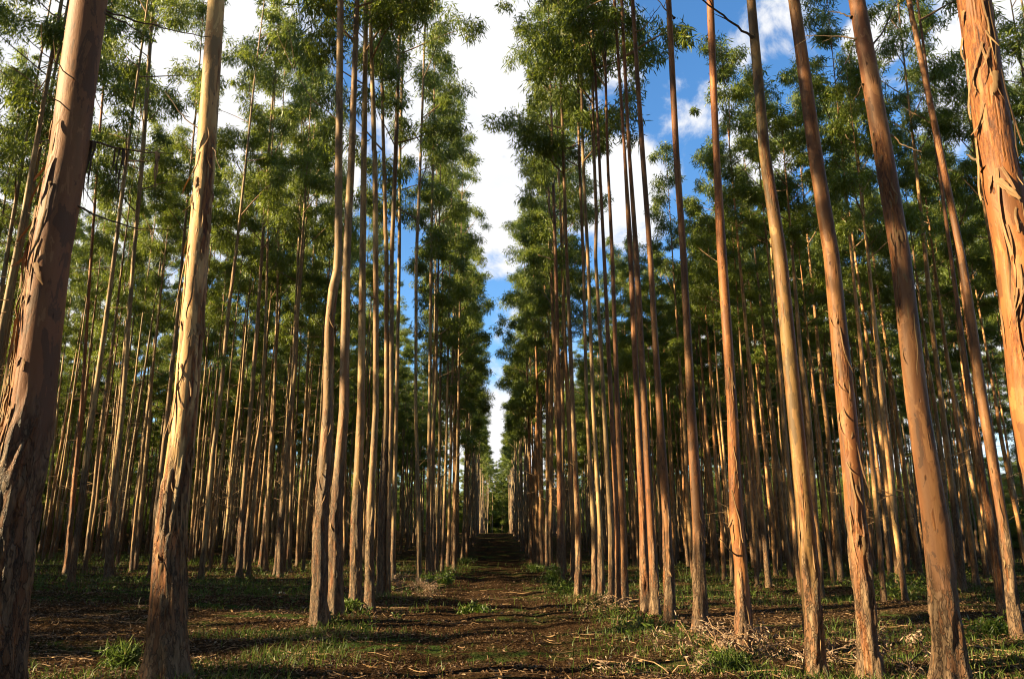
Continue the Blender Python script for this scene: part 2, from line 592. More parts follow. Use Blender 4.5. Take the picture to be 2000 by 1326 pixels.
def trunk_mesh(name, path, radii, sides, ring_z, seed, rough_top=3.0, peel=(), flake=0.012):
    """path (n,3) with heights increasing; radii per point. Rings at the heights ring_z."""
    rng = np.random.RandomState(seed)
    path = np.asarray(path, float)
    z = path[:, 2]
    P = np.stack([np.interp(ring_z, z, path[:, 0]), np.interp(ring_z, z, path[:, 1]), ring_z], 1)
    for _ in range(3):                                    # soften the kinks of the traced line
        P[1:-1, :2] = (P[:-2, :2] + 2 * P[1:-1, :2] + P[2:, :2]) / 4
    rad = np.interp(ring_z, z, radii)
    a = np.linspace(0, 2 * math.pi, sides, endpoint=False)
    A, ZZ = np.meshgrid(a, ring_z)
    RR = np.repeat(rad[:, None], sides, 1)
    ca, sa = np.cos(A), np.sin(A)
    o = rng.rand(3) * 40
    # shape: slight fluting and swellings
    bulge = (vnoise(ca * 0.8 + o[0], sa * 0.8 + o[1], ZZ * 0.8 + o[2]) - 0.5) * 0.16
    flare = (0.42 + 0.26 * np.sin(A * 4 + o[0]) * np.sin(A * 3 + o[1])) * np.exp(-np.clip(ZZ, 0, None) / 0.24)
    edge = rough_top + 1.6 * (vnoise(ca * 1.6 + o[1], sa * 1.6 + o[2], ZZ * 0.5 + o[0]) - 0.5)
    rough = 1 - sstep(-0.25, 0.3, ZZ - edge)
    fl = vnoise(ca * RR * 22 + o[0], sa * RR * 22 + o[1], ZZ * 3.2 + o[2])
    fl2 = vnoise(ca * RR * 55 + o[2], sa * RR * 55 + o[0], ZZ * 7 + o[1])
    plates = sstep(0.38, 0.62, fl) * 0.75 + fl2 * 0.5
    pz = np.zeros_like(A)
    for (h0, h1, ang, half) in peel:
        dz = np.minimum(ZZ - h0, h1 - ZZ)
        da = np.abs((A - ang + math.pi) % (2 * math.pi) - math.pi)
        m = sstep(-0.15, 0.25, dz) * (1 - sstep(half * 0.6, half * 1.1, da))
        pz = np.maximum(pz, m * sstep(0.40, 0.56, 0.55 * vnoise(ca * RR * 26 + o[2], sa * RR * 26 + o[1], ZZ * 2.2) + 0.45 * vnoise(ca * RR * 60, sa * RR * 60 + o[0], ZZ * 5 + 4)))
    # scattered smaller tears of bark all the way up
    tear = vnoise(ca * RR * 14 + o[1], sa * RR * 14 + o[0], ZZ * 1.1 + 9) * 0.6 + vnoise(ca * RR * 40 + o[1], sa * RR * 40, ZZ * 4) * 0.4
    pz = np.maximum(pz, sstep(0.70, 0.76, tear) * 0.8 * (ZZ < 12))
    disp = RR * (1 + bulge + flare) + rough * (plates - 0.35) * flake * 1.6 - pz * flake * 0.45
    X = P[:, 0][:, None] + disp * ca
    Y = P[:, 1][:, None] + disp * sa
    mb = MB()
    n = len(ring_z)
    i = np.arange(n - 1)[:, None] * sides
    j = np.arange(sides)[None, :]
    k = (j + 1) % sides
    q = np.stack([i + j, i + k, i + sides + k, i + sides + j], -1).reshape(-1, 4)
    mb.add(np.stack([X, Y, ZZ], -1).reshape(-1, 3), q)
    bc = np.stack([RR * ca, RR * sa, ZZ], -1).reshape(-1, 3)
    me = mb.mesh(name, M_BARK, True, {'rough': (rough * 0.95).ravel(), 'peel': pz.ravel(), 'bc': bc})
    return me


def crown_meshes(seed, n_boughs=15, width=1.0, CROWN_LEN=CROWN_LEN):
    """(boughwork, foliage) around a straight axis of CROWN_LEN metres that starts at the origin"""
    rng = np.random.RandomState(seed)
    wood, fol = MB(), MB()
    az = rng.rand() * 6.28

    def clump(c, r, n, rz=0.85):
        """a drooping spray of leaves made of a few smaller tufts"""
        k = 7
        sub = rng.normal(size=(k, 3))
        sub /= np.linalg.norm(sub, axis=1, keepdims=True)
        sub *= (r * rng.rand(k) ** 0.4)[:, None] * np.array([1, 1, rz])
        leaves(fol, c + sub, max(4, n // k), [r * 0.62] * k, 0.23, 0.036, rng, droop=0.9)
        for q in sub[:3]:
            tube(wood, np.stack([c - [0, 0, r * 0.4], c + q * 0.5, c + q]), [0.006, 0.004, 0.003], 3)

    for i in range(n_boughs):
        t = (i + rng.rand()) / n_boughs
        az += 2.4 + rng.normal() * 0.6
        L = width * (2.5 * (1 - t) ** 0.6 * (0.8 + 0.2 * min(1, t / 0.2)) + 0.45) * (0.5 + 0.75 * rng.rand())
        el = R(26 + 34 * rng.rand() + 12 * t)
        z0 = t * CROWN_LEN
        s = np.linspace(0, 1, 6)
        r = L * math.cos(el) * s
        zz = z0 + L * math.sin(el) * s ** 1.15 - 0.10 * L * s ** 3
        wob = np.cumsum(rng.normal(size=(6, 2)) * 0.06, axis=0) * s[:, None]
        path = np.stack([r * math.cos(az) + wob[:, 0], r * math.sin(az) + wob[:, 1], zz], 1)
        tube(wood, path, np.linspace(0.032 * (1 - 0.6 * t), 0.008, 6), 4)
        u = rng.rand()
        R0 = (0.42 + 0.40 * rng.rand()) * (1 - 0.3 * t)
        clump(path[5] + rng.normal(size=3) * 0.1, R0, int(480 * R0 ** 1.6 / 0.4))
        if L > 1.1 and u < 0.55:
            c = path[3] + rng.normal(size=3) * 0.3
            clump(c, R0 * 0.8, int(340 * R0 ** 1.6 / 0.4))
        if u > 0.6:
            clump(path[4] + np.array([rng.normal() * 0.4, rng.normal() * 0.4, -0.35]), R0 * 0.6, 150)
    for k in range(4):                                    # the leading shoot
        clump(np.array([rng.normal() * 0.25, rng.normal() * 0.25, CROWN_LEN * (0.90 + 0.035 * k)]), 0.42, 150, 1.3)
    return wood.mesh('boughwork', M_TWIG), fol.mesh('crown', M_LEAF)


def dead_branches(mb, rng, n, z0, z1):
    for _ in range(n):
        z = z0 + (z1 - z0) * rng.rand()
        az = rng.rand() * 6.28
        L = 0.5 + 1.8 * rng.rand() ** 1.5
        s = np.linspace(0, 1, 6)
        r = 0.05 + L * s
        zz = z + L * (rng.normal() * 0.45) * s - 0.25 * L * s ** 2 * rng.rand()
        w = np.cumsum(rng.normal(size=6) * 0.06)
        path = np.stack([r * math.cos(az) - w * math.sin(az), r * math.sin(az) + w * math.cos(az), zz], 1)
        tube(mb, path, np.linspace(0.014, 0.004, 6), 3)


NVAR = 9
VAR = []                                                   # (trunk mesh, boughwork mesh, crown mesh)
for k in range(NVAR):
    rng = np.random.RandomState(100 + k)
    zs = np.array([-0.35, 0, 2, 4, 6, 8, 10, CROWN_BASE, 16, 20, 24, 27.8])
    amp = 0.10
    wx = np.cumsum(rng.normal(size=12)) * amp * 0.5
    wy = np.cumsum(rng.normal(size=12)) * amp * 0.5
    wx -= np.linspace(wx[1], wx[7], 12)
    wy -= np.linspace(wy[1], wy[7], 12)
    wx[:2] = 0
    wy[:2] = 0
    wx[7:] *= 0.15
    wy[7:] *= 0.15
    rr = 0.125 * np.array([1.06, 1.0, .93, .87, .82, .77, .71, .62, .48, .33, .18, .06])
    ring = np.concatenate([np.arange(-0.35, 4, 0.12), np.arange(4, 12, 0.3), np.arange(12, 28, 0.8), [27.8]])
    me = trunk_mesh('trunk', np.stack([wx, wy, zs], 1), rr, 12, ring, 300 + k, rough_top=1.2 + 2.2 * rng.rand(), flake=0.014)
    bw, cr = crown_meshes(500 + k, width=0.85 + 0.3 * rng.rand())
    # a few bare twigs below the crown belong to the boughwork of the plantation trees
    VAR.append((me, bw, cr))

SHORT_LEN = 9.0
SHORT = [crown_meshes(700 + k, 11, 0.75 + 0.3 * ((k * 0.37) % 1), SHORT_LEN) for k in range(NVAR)]

BARE = []
for k in range(4):
    mb = MB()
    rng = np.random.RandomState(60 + k)
    dead_branches(mb, rng, 15, 3.0, 12.5)
    BARE.append(mb.mesh('bare_twig', M_TWIG))

# ------------------------------------------------------------------ trees traced from the photograph
# each: points (x, y, width) in photograph pixels from the foot upwards; colour tint; kind of bark; label
T_ROWL, T_ROWR = 'eucalyptus trees lining the west side of the path', 'eucalyptus trees lining the east side of the path'
CREAM, TAN, PINK, ORANGE = (1.35, 1.24, 0.98), (1.10, 0.96, 0.80), (0.98, 0.64, 0.48), (1.18, 0.66, 0.38)
OLIVE, RUST = (0.84, 0.72, 0.48), (0.92, 0.60, 0.40)
NEAR = [
 dict(id='A', pts=[(-48, 1505, 122), (-20, 1326, 116), (15, 1026, 106), (62, 800, 90), (97, 500, 77), (135, 300, 71), (174, 0, 68)], tint=PINK, sides=64, rt=2.2, peel=[(1.9, 4.9, 3.6, 1.0)], strips=(62, 1.9, 4.8, 3.7, 1.0),
      label='very thick shaggy trunk at the left edge with long bark ribbons hanging off'),
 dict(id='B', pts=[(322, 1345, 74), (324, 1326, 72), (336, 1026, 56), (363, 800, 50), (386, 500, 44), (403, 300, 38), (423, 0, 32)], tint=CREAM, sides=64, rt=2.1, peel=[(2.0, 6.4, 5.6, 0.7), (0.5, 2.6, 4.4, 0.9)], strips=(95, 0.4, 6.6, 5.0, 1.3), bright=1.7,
      label='thick sunlit cream trunk left of the path with a shaggy brown foot'),
 dict(id='C', pts=[(622, 1222, 32), (626, 1026, 29), (641, 800, 22), (643, 640, 19), (651, 562, 19), (659, 530, 17), (661, 480, 16), (662, 300, 15), (665, 0, 12.5)], tint=TAN, sides=40, rt=2.6, peel=[(5, 6.6, 5.6, 0.6)], strips=(8, 0.6, 6.5, 5.0, 1.2),
      label='trunk with a sharp S-shaped kink halfway up, first of the left path row'),
 dict(id='D', pts=[(655, 1212, 30), (655, 1026, 25), (672, 800, 20), (677, 500, 16), (687, 300, 14), (697, 0, 10.5)], tint=TAN, sides=40, rt=2.7, peel=[], strips=(6, 0.6, 4, 4.7, 1.2),
      label='grey-tan trunk close behind the kinked trunk, leaning a little right'),
 dict(id='E', pts=[(694, 1195, 26), (696, 1026, 22), (705, 800, 15.5), (708, 500, 13.5), (711, 300, 12), (715, 0, 9)], tint=CREAM, sides=36, rt=2.8, peel=[], strips=(6, 0.6, 4, 4.7, 1.2),
      label='straight yellowish trunk, third along the left path row, with a dark branch stub'),
 dict(id='F', pts=[(722, 1200, 19), (722, 1026, 15.5), (734, 800, 12), (734, 500, 11), (732, 300, 10.5), (722, 0, 7)], tint=CREAM, sides=32, rt=2.2, peel=[], strips=(4, 0.6, 4, 4.7, 1.2),
      label='slim straight trunk with orange shaggy foot beside the third left-row tree'),
 dict(id='G', pts=[(743, 1168, 16), (745, 1026, 15), (755, 800, 10), (755, 500, 9), (749, 300, 7), (743, 0, 6)], tint=CREAM, sides=28, rt=4.6, peel=[(7.5, 9.5, 4.6, 0.9)], strips=(4, 0.6, 5, 4.7, 1.2),
      label='flaky-barked trunk in the left path row just before a thinner twin stem'),
 dict(id='H', pts=[(757, 1168, 10), (758, 1026, 9.5), (764, 800, 9), (765, 500, 9), (773, 300, 8.5), (782, 0, 6)], tint=TAN, sides=24, rt=1.0, peel=[], strips=(0,),
      label='thin shaded stem touching the flaky-barked trunk in the left path row'),
 dict(id='I', pts=[(767, 1140, 11), (769, 1026, 9), (774, 800, 7), (780, 500, 7), (781, 300, 6.5), (788, 60, 5)], tint=CREAM, sides=24, rt=1.5, peel=[], strips=(0,),
      label='slender pale trunk rising behind the dry brush heap by the left path edge'),
 dict(id='L', pts=[(819, 1145, 10), (818, 1026, 9.5), (812, 800, 7), (813, 500, 6.5), (822, 300, 5.5), (830, 60, 4)], tint=CREAM, sides=24, rt=1.5, peel=[], strips=(0,),
      label='slender cream trunk standing immediately right of the dry brush heap'),
 dict(id='M', pts=[(836, 1132, 11), (836, 1026, 9), (839, 800, 7), (842, 500, 6), (846, 300, 5)], tint=CREAM, sides=24, rt=2.5, peel=[(2, 4, 4.4, 0.8)], strips=(0,),
      label='sunlit flaky trunk above the bright green clump at the left path edge'),
 # along the other side of the path
 dict(id='a1', pts=[(1094, 1140, 14), (1094, 1026, 12), (1092, 800, 9), (1085, 500, 7), (1080, 340, 6)], tint=PINK, sides=24, rt=1.5, peel=[(2.5, 5.5, 4.2, 0.9)], strips=(0,),
      label='orange-streaked trunk above green weeds, beside a thinner stem on the right path row'),
 dict(id='a3', pts=[(1130, 1165, 14), (1129, 1026, 12), (1119, 800, 9), (1107, 500, 7), (1100, 300, 6)], tint=TAN, sides=28, rt=0.8, peel=[(1.5, 4.5, 4.4, 0.8)], strips=(0,),
      label='bright flaky trunk rising straight from the weeds at the right path edge'),
 dict(id='a4', pts=[(1162, 1165, 12), (1160, 1026, 11), (1146, 800, 7), (1139, 500, 6.5), (1131, 300, 6), (1128, 60, 5)], tint=TAN, sides=24, rt=0.6, peel=[], strips=(0,),
      label='shaded slender trunk just left of a bright cream one in the right path row'),
 dict(id='a5', pts=[(1175, 1172, 13), (1172, 1026, 10.5), (1159, 800, 8), (1148, 500, 7), (1138, 300, 6.5), (1133, 0, 5)], tint=CREAM, sides=28, rt=0.6, peel=[], strips=(0,),
      label='bright cream slender trunk, dry twigs heaped round its foot, right path row'),
 dict(id='a6', pts=[(1196, 1180, 14), (1193, 1026, 12), (1180, 800, 8.5), (1163, 500, 7), (1165, 420, 7), (1160, 300, 6), (1155, 0, 4.5)], tint=TAN, sides=28, rt=0.8, peel=[], strips=(0,),
      label='dark shaded trunk with a bend high up, left of a close pale pair'),
 dict(id='a7', pts=[(1209, 1187, 12), (1205, 1026, 9.5), (1194, 800, 9), (1180, 500, 7.5), (1170, 300, 6), (1156, 0, 4)], tint=PINK, sides=28, rt=0.8, peel=[], strips=(0,),
      label='pinkish slim trunk, the inner of a close pair on the right path row'),
 dict(id='a8', pts=[(1222, 1190, 13), (1217, 1026, 12), (1206, 800, 10.5), (1196, 500, 7.5), (1186, 300, 5.5), (1180, 0, 5)], tint=RUST, sides=28, rt=0.8, peel=[], strips=(0,),
      label='slim tan trunk, the outer of a close pair on the right path row'),
 dict(id='a9', pts=[(1261, 1205, 21), (1256, 1026, 15.5), (1245, 800, 12.5), (1232, 500, 11), (1220, 300, 6.5), (1200, 0, 6)], tint=RUST, sides=36, rt=0.9, peel=[(1.5, 3.2, 4.4, 0.8)], strips=(5, 0.5, 3, 4.4, 1.0),
      label='lit tan trunk touching its dark shaded twin on the right path row'),
 dict(id='a10', pts=[(1281, 1208, 20), (1271, 1026, 15), (1259, 800, 13.5), (1243, 500, 11), (1229, 300, 7), (1214, 0, 7)], tint=RUST, sides=36, rt=0.7, peel=[], strips=(3, 0.5, 3, 4.4, 1.0),
      label='dark shaded twin touching the lit tan trunk on the right path row'),
 dict(id='a11', pts=[(1309, 1228, 22), (1303, 1026, 18), (1288, 800, 14), (1270, 500, 11), (1255, 300, 10), (1235, 0, 8)], tint=RUST, sides=40, rt=1.0, peel=[], strips=(4, 0.5, 3, 4.4, 1.0),
      label='straight tan trunk above the long fallen pale branch, between twins and a wider trunk'),
 dict(id='a12', pts=[(1369, 1248, 27), (1364, 1026, 24), (1350, 800, 19), (1335, 500, 14), (1321, 300, 12.5), (1306, 0, 11)], tint=RUST, sides=44, rt=0.9, peel=[(7, 9, 4.0, 0.6)], strips=(6, 0.3, 3, 4.4, 1.0),
      label='clean tan trunk with orange foot beside the broken-stubbed sunlit trunk'),
 dict(id='a13', pts=[(1453, 1275, 28), (1452, 1200, 29), (1447, 1110, 26), (1438, 1026, 28), (1430, 800, 21), (1410, 500, 19), (1399, 300, 13.5), (1387, 0, 14)], tint=ORANGE, sides=52, rt=0.3, peel=[(2.2, 4.2, 4.0, 0.7), (1.2, 1.6, 4.6, 0.7), (6, 8, 3.6, 0.6)], strips=(16, 0.9, 4.2, 4.3, 1.0),
      label='sunlit orange-scarred trunk with a torn stub near its foot, in the dry brush'),
 dict(id='a14', pts=[(1592, 1315, 36), (1588, 1230, 33), (1574, 1026, 34), (1552, 800, 31), (1524, 500, 28), (1493, 300, 22), (1467, 0, 18)], tint=OLIVE, sides=56, rt=1.0, peel=[(1.7, 2.4, 4.4, 0.5)], strips=(8, 0.3, 3, 4.3, 1.0),
      label='smooth olive-tan trunk with dark flecks, dry leaf brush at its foot'),
 dict(id='a15', pts=[(1700, 1318, 42), (1692, 1210, 38), (1674, 1026, 39), (1653, 800, 37), (1624, 500, 31), (1592, 300, 28), (1551, 0, 23)], tint=RUST, sides=56, rt=1.2, peel=[(3.2, 4.5, 4.0, 0.75), (1.1, 2.0, 4.6, 0.7)], strips=(26, 0.9, 4.6, 4.2, 0.9),
      label='shaded trunk with a ragged orange peeling patch at mid height'),
 dict(id='a16', pts=[(1858, 1342, 60), (1852, 1250, 56), (1828, 1026, 51), (1793, 800, 43), (1759, 500, 38), (1726, 300, 36), (1673, 0, 31)], tint=PINK, sides=64, rt=0.8, peel=[(5.2, 6.6, 4.0, 0.9), (4.0, 5.0, 3.4, 0.5)], strips=(26, 3.6, 6.6, 4.0, 0.9),
      label='big smooth pink-tan trunk with orange peeling near the top, leaning left'),
 dict(id='a18', pts=[(2135, 1505, 112), (2080, 1080, 100), (2022, 800, 90), (1986, 500, 81), (1947, 300, 69), (1902, 0, 62)], tint=ORANGE, sides=64, rt=1.5, peel=[(4.4, 7.5, 4.0, 1.6), (2.6, 3.2, 3.7, 0.7)], strips=(44, 3.2, 6.0, 4.0, 1.2),
      label='huge rough orange-barked trunk cut by the right edge of the view'),
 dict(id='b1', pts=[(1988, 1252, 23), (1960, 1026, 19), (1922, 800, 21), (1878, 500, 14), (1837, 300, 13), (1775, 0, 10)], tint=PINK, sides=36, rt=1.6, peel=[(7, 9, 3.9, 0.6)], strips=(6, 0.5, 4, 4.0, 1.0),
      label='leaning pinkish trunk seen between the big smooth and the huge rough trunk'),
 dict(id='b2', pts=[(1960, 1212, 18), (1934, 1026, 16), (1898, 800, 11), (1857, 500, 8), (1830, 300, 6.5), (1800, 60, 5)], tint=PINK, sides=28, rt=3.4, peel=[(0.3, 3, 4.2, 0.9)], strips=(0,),
      label='sunlit ragged-footed trunk left of the leaning pinkish one'),
 # deeper trees on the left
 dict(id='l1', pts=[(130, 1122, 14), (138, 1026, 9), (159, 800, 7), (178, 500, 5.5), (196, 240, 5)], tint=ORANGE, sides=24, rt=2.5, peel=[(0.2, 2.5, 4.6, 0.9)], strips=(0,),
      label='slim trunk with a glowing orange foot, right beside the very thick shaggy trunk'),
 dict(id='l2', pts=[(213, 1138, 18), (216, 1026, 13), (239, 800, 10), (261, 500, 7.5), (279, 300, 8.5), (299, 0, 7)], tint=CREAM, sides=32, rt=2.0, peel=[(1.5, 5, 4.6, 0.5)], strips=(4, 0.5, 5, 4.8, 0.9),
      label='tall sunlit slim trunk midway between the two thick left trunks'),
 dict(id='l3', pts=[(392, 1134, 12), (404, 1026, 9), (414, 900, 9), (428, 800, 8.5), (447, 600, 7.5), (460, 500, 6.5), (478, 340, 5)], tint=CREAM, sides=28, rt=0.8, peel=[], strips=(0,),
      label='bright leaning slim trunk just right of the thick cream trunk'),
 dict(id='l4', pts=[(467, 1130, 13), (471, 1026, 10), (489, 800, 8.5), (505, 600, 7), (511, 500, 6.5), (526, 280, 5)], tint=TAN, sides=24, rt=2.5, peel=[], strips=(0,),
      label='shaded slim trunk, darker of two standing close in the open left floor'),
 dict(id='l5', pts=[(485, 1130, 8), (492, 1026, 6.5), (512, 800, 6), (520, 600, 5), (524, 420, 4)], tint=CREAM, sides=24, rt=0.8, peel=[], strips=(0,),
      label='very thin bright stem, lighter of two standing close in the open left floor'),
 dict(id='l6', pts=[(295, 1128, 12), (306, 1000, 10), (328, 800, 9), (348, 600, 6.5), (365, 400, 5)], tint=TAN, sides=24, rt=3.0, peel=[], strips=(0,),
      label='dark trunk half hidden behind the thick cream trunk, on its left side'),
 dict(id='l7', pts=[(518, 1118, 9), (521, 1026, 8), (535, 800, 6), (541, 600, 5), (545, 420, 4)], tint=CREAM, sides=24, rt=1.0, peel=[], strips=(0,),
      label='slender lit trunk in weeds well left of the kinked trunk'),
 dict(id='l8', pts=[(553, 1120, 9), (558, 1026, 7), (567, 800, 6), (578, 600, 5), (586, 420, 4)], tint=CREAM, sides=24, rt=1.0, peel=[], strips=(0,),
      label='slender lit trunk, outer of a crossing pair left of the kinked trunk'),
 dict(id='l9', pts=[(565, 1118, 8), (567, 1026, 7), (572, 800, 6), (580, 600, 5), (583, 420, 4)], tint=TAN, sides=24, rt=1.0, peel=[], strips=(0,),
      label='slender trunk, inner of a crossing pair left of the kinked trunk'),
 dict(id='l10', pts=[(581, 1106, 8), (583, 1026, 7), (597, 800, 6), (605, 620, 5), (617, 420, 4)], tint=CREAM, sides=24, rt=1.0, peel=[], strips=(0,),
      label='slender trunk in weeds immediately left of the kinked trunk'),
]

# curled ribbons of bark, shared by all trees
STRIPS = []
for k in range(8):
    rng = np.random.RandomState(40 + k)
    L, W = (0.10 + 0.30 * rng.rand(), 0.010 + 0.018 * rng.rand()) if k < 5 else (0.5 + 0.4 * rng.rand(), 0.008 + 0.008 * rng.rand())
    s = np.linspace(0, 1, 9)
    curl = (0.02 + 0.10 * rng.rand()) if k < 5 else (0.015 + 0.03 * rng.rand())
    out = 0.004 + curl * s ** 2 * (0.4 + 0.6 * np.cos(s * (1 + 3 * rng.rand())))
    zz = -L * s
    sway = 0.04 * rng.normal() * s ** 2 + (0.02 * np.sin(s * 9 + k) * s if k >= 5 else 0)
    w = W * (0.62 + 0.38 * rng.rand(9)) * (1 - 0.55 * s ** 3)
    tw = rng.normal() * 1.2 * s
    A = np.stack([sway + w * np.cos(tw), out + w * np.sin(tw), zz], 1)
    B = np.stack([sway - w * np.cos(tw), out - w * np.sin(tw), zz], 1)
    C = (A + B) / 2 + np.stack([0 * s, 0.35 * w, 0 * s], 1)
    V = np.stack([A, C, B], 1).reshape(-1, 3)
    q = []
    for i in range(8):
        for c in range(2):
            q.append((i * 3 + c, i * 3 + c + 1, i * 3 + 3 + c + 1, i * 3 + 3 + c))
    mb = MB()
    mb.add(V, q)
    STRIPS.append(mb.mesh('bark_strip', M_STRIP, True))

NEAR_BY_ID = {}
near_xy = []


def build_near(i, d):
    pts = d['pts']
    base = on_ground(pts[0][0], pts[0][1])
    Y = base.y
    wp = [at_depth(px, py, Y) for px, py, w in pts]
    rad = [w * 0.475 * cam_depth(p) / F for p, (_, _, w) in zip(wp, pts)]
    root = bpy.data.objects.new('eucalyptus_tree', None)
    COL.objects.link(root)
    root.location = (base.x, base.y, gz(base.x, base.y))
    root.empty_display_size = 0.3
    o = Vector(root.location)
    loc = [p - o for p in wp]
    loc[0].z = 0.0
    path = [(loc[0].x, loc[0].y, -0.4)] + [tuple(p) for p in loc]
    radii = [rad[0] * 1.03] + rad
    # carry the trunk on above the frame to its top
    H = 26.5 + 2.5 * ((i * 0.618) % 1)
    p1, p0 = loc[-1], loc[-2]
    sl = Vector(((p1.x - p0.x) / (p1.z - p0.z), (p1.y - p0.y) / (p1.z - p0.z)))
    sl.x = max(-0.04, min(0.04, sl.x))
    x, z = p1.x, p1.z
    r1 = rad[-1]
    zs_top = [zz for zz in (8, 10, CROWN_BASE, 16, 20, 24, H) if zz > z + 0.8]
    for zz in zs_top:
        x = p1.x + sl.x * (zz - p1.z) * 0.8
        f = (zz - p1.z) / (H - p1.z)
        path.append((x, 0.25 * math.sin(zz * 0.3 + i) * f, zz))
        radii.append(max(0.012, r1 * (1 - f) + 0.012 * f))
    ztop = path[-1][2]
    big = d['sides'] >= 48
    st = 0.032 if big else (0.05 if d['sides'] >= 32 else 0.09)
    ring = np.concatenate([np.arange(-0.4, 4.5, st), np.arange(4.5, 11, st * 1.6), np.arange(11, ztop, 0.5), [ztop]])
    me = trunk_mesh('trunk', path, radii, d['sides'], ring, 900 + i, d['rt'] + (0.35 if d['id'].startswith('a') else 0), d['peel'], 0.019 if big else 0.015)
    tr = link('trunk', me, root)
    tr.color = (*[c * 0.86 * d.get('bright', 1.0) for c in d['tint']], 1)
    P = np.array(path)
    # crown on top
    v = VAR[i % NVAR]
    zc = min(CROWN_BASE + 1.0 * ((i * 0.37) % 1), ztop - 6)
    cx, cy = np.interp(zc, P[:, 2], P[:, 0]), np.interp(zc, P[:, 2], P[:, 1])
    ax = Vector((P[-1, 0] - cx, P[-1, 1] - cy, ztop - zc))
    q = Vector((0, 0, 1)).rotation_difference(ax.normalized()) @ Quaternion((0, 0, 1), i * 2.1)
    sc = ax.length / CROWN_LEN
    for nm, m in (('boughwork', v[1]), ('crown', v[2])):
        c = tag(link(nm, m, root, (cx, cy, zc)), kind='stuff')
        c.rotation_mode = 'QUATERNION'
        c.rotation_quaternion = q
        c.scale = (1, 1, sc)
    # ribbons of bark on the side the camera sees
    ns = d['strips'][0]
    if ns:
        _, h0, h1, ang, half = d['strips']
        rng = np.random.RandomState(1200 + i)
        for _ in range(ns):
            h = h0 + (h1 - h0) * rng.rand()
            a = ang + rng.uniform(-half, half)
            r = np.interp(h, P[:, 2], radii)
            s = link('bark_strip', STRIPS[rng.randint(8)], tr, (np.interp(h, P[:, 2], P[:, 0]) + (r + 0.002) * math.cos(a), np.interp(h, P[:, 2], P[:, 1]) + (r + 0.002) * math.sin(a), h))
            s.rotation_euler = (rng.normal() * 0.05, rng.normal() * (0.09 if s.data in STRIPS[5:] else 0.25), a - math.pi / 2)
            k = (0.45 + 0.6 * rng.rand()) * min(1.25, 0.5 + r / 0.2)
            s.scale = (k, k, k)
    tag(root, d['label'], 'tree', T_ROWL if d['id'] in 'ABCDEFGHILM' else (T_ROWR if d['id'].startswith('a') else 'eucalyptus trees inside the stand'))
    near_xy.append((base.x, base.y))
    NEAR_BY_ID[d['id']] = (root, tr, P, radii, Y)


for i, d in enumerate(NEAR):
    build_near(i, d)


def bough(tree_id, pts, r0=0.02, r1=0.004, toward=0.0, leafy=0, name='dead_branch', mat=None):
    """a bare branch of one of the traced trees; points in photograph pixels from the trunk outwards,
    leaving the trunk's own distance by TOWARD metres by its tip"""
    root, tr, P, radii, Y = NEAR_BY_ID[tree_id]
    w = [at_depth(px, py, Y + toward * (k / (len(pts) - 1)) - (0.05 if toward < 0 else 0)) - Vector(root.location) for k, (px, py) in enumerate(pts)]
    path = resample(np.array(w), 12)
    rng = np.random.RandomState(abs(hash((round(pts[0][0]), round(pts[0][1])))) % 9999)
    path[1:-1] += rng.normal(size=(10, 3)) * 0.005
    mb = MB()
    tube(mb, path, np.linspace(r0, r1, 12), 6)
    L = float(np.linalg.norm(path[-1] - path[0]))
    for k in range(2 if L > 0.5 and not leafy else 0):    # side twigs
        j = 5 + 3 * k + rng.randint(0, 2)
        dv = (path[j] - path[j - 1]) / (np.linalg.norm(path[j] - path[j - 1]) + 1e-9)
        sd = rng.normal(size=3) * 0.7
        e = path[j] + (dv + sd) * L * (0.14 + 0.12 * rng.rand())
        m = (path[j] + e) / 2 + rng.normal(size=3) * L * 0.02
        rj = r0 + (r1 - r0) * j / 11
        tube(mb, np.array([path[j], m, e]), [rj * 0.8, rj * 0.6, 0.0015], 4)
    # the collar where it leaves the trunk
    tube(mb, np.array([path[0] - (path[1] - path[0]) * 0.3, path[0], path[0] + (path[1] - path[0]) * 0.4]), [r0 * 2.2, r0 * 1.7, r0], 7)
    o = link(name, mb.mesh(name, mat or M_DEAD, True), root)
    if leafy:
        lb = MB()
        cs = [path[-1] + rng.normal(size=3) * 0.16 for _ in range(leafy)]
        leaves(lb, cs, 26, [0.16] * leafy, 0.16, 0.036, rng)
        link('foliage', lb.mesh('foliage', M_YOUNG), o)
    return o, w


bough('A', [(202, 18), (260, 40), (330, 58), (412, 73)], 0.009, 0.003, 0.6)
bough('A', [(203, 26), (250, 48), (295, 78)], 0.009, 0.003, 0.4)
hb, hw = bough('A', [(160, 272), (210, 285), (240, 291), (300, 299), (352, 300)], 0.010, 0.003, 0.5)
bough('A', [(145, 400), (200, 425), (262, 446), (338, 450)], 0.009, 0.003, 0.5)
bough('A', [(158, 168), (128, 140), (92, 108), (58, 80)], 0.006, 0.003, -0.7, mat=M_TWIG)
bough('A', [(150, 228), (110, 195), (60, 160), (22, 128)], 0.006, 0.003, -0.7, mat=M_TWIG)
bough('B', [(395, 255), (370, 240), (340, 205), (322, 178)], 0.010, 0.003, 0.2)
bough('B', [(414, 285), (420, 295), (422, 310), (431, 330)], 0.010, 0.004, -0.2)
bough('C', [(656, 232), (610, 195), (575, 140), (540, 64)], 0.012, 0.004, 0.3, mat=M_TWIG)
bough('D', [(698, 37), (660, 30), (640, 20), (612, 0)], 0.012, 0.005, 0.3, mat=M_TWIG)
bough('H', [(735, 40), (770, 24), (820, 12), (872, -6)], 0.02, 0.01, -0.5, mat=M_TWIG)
bough('E', [(702, 612), (694, 600), (688, 585), (684, 572)], 0.018, 0.006, -0.25)
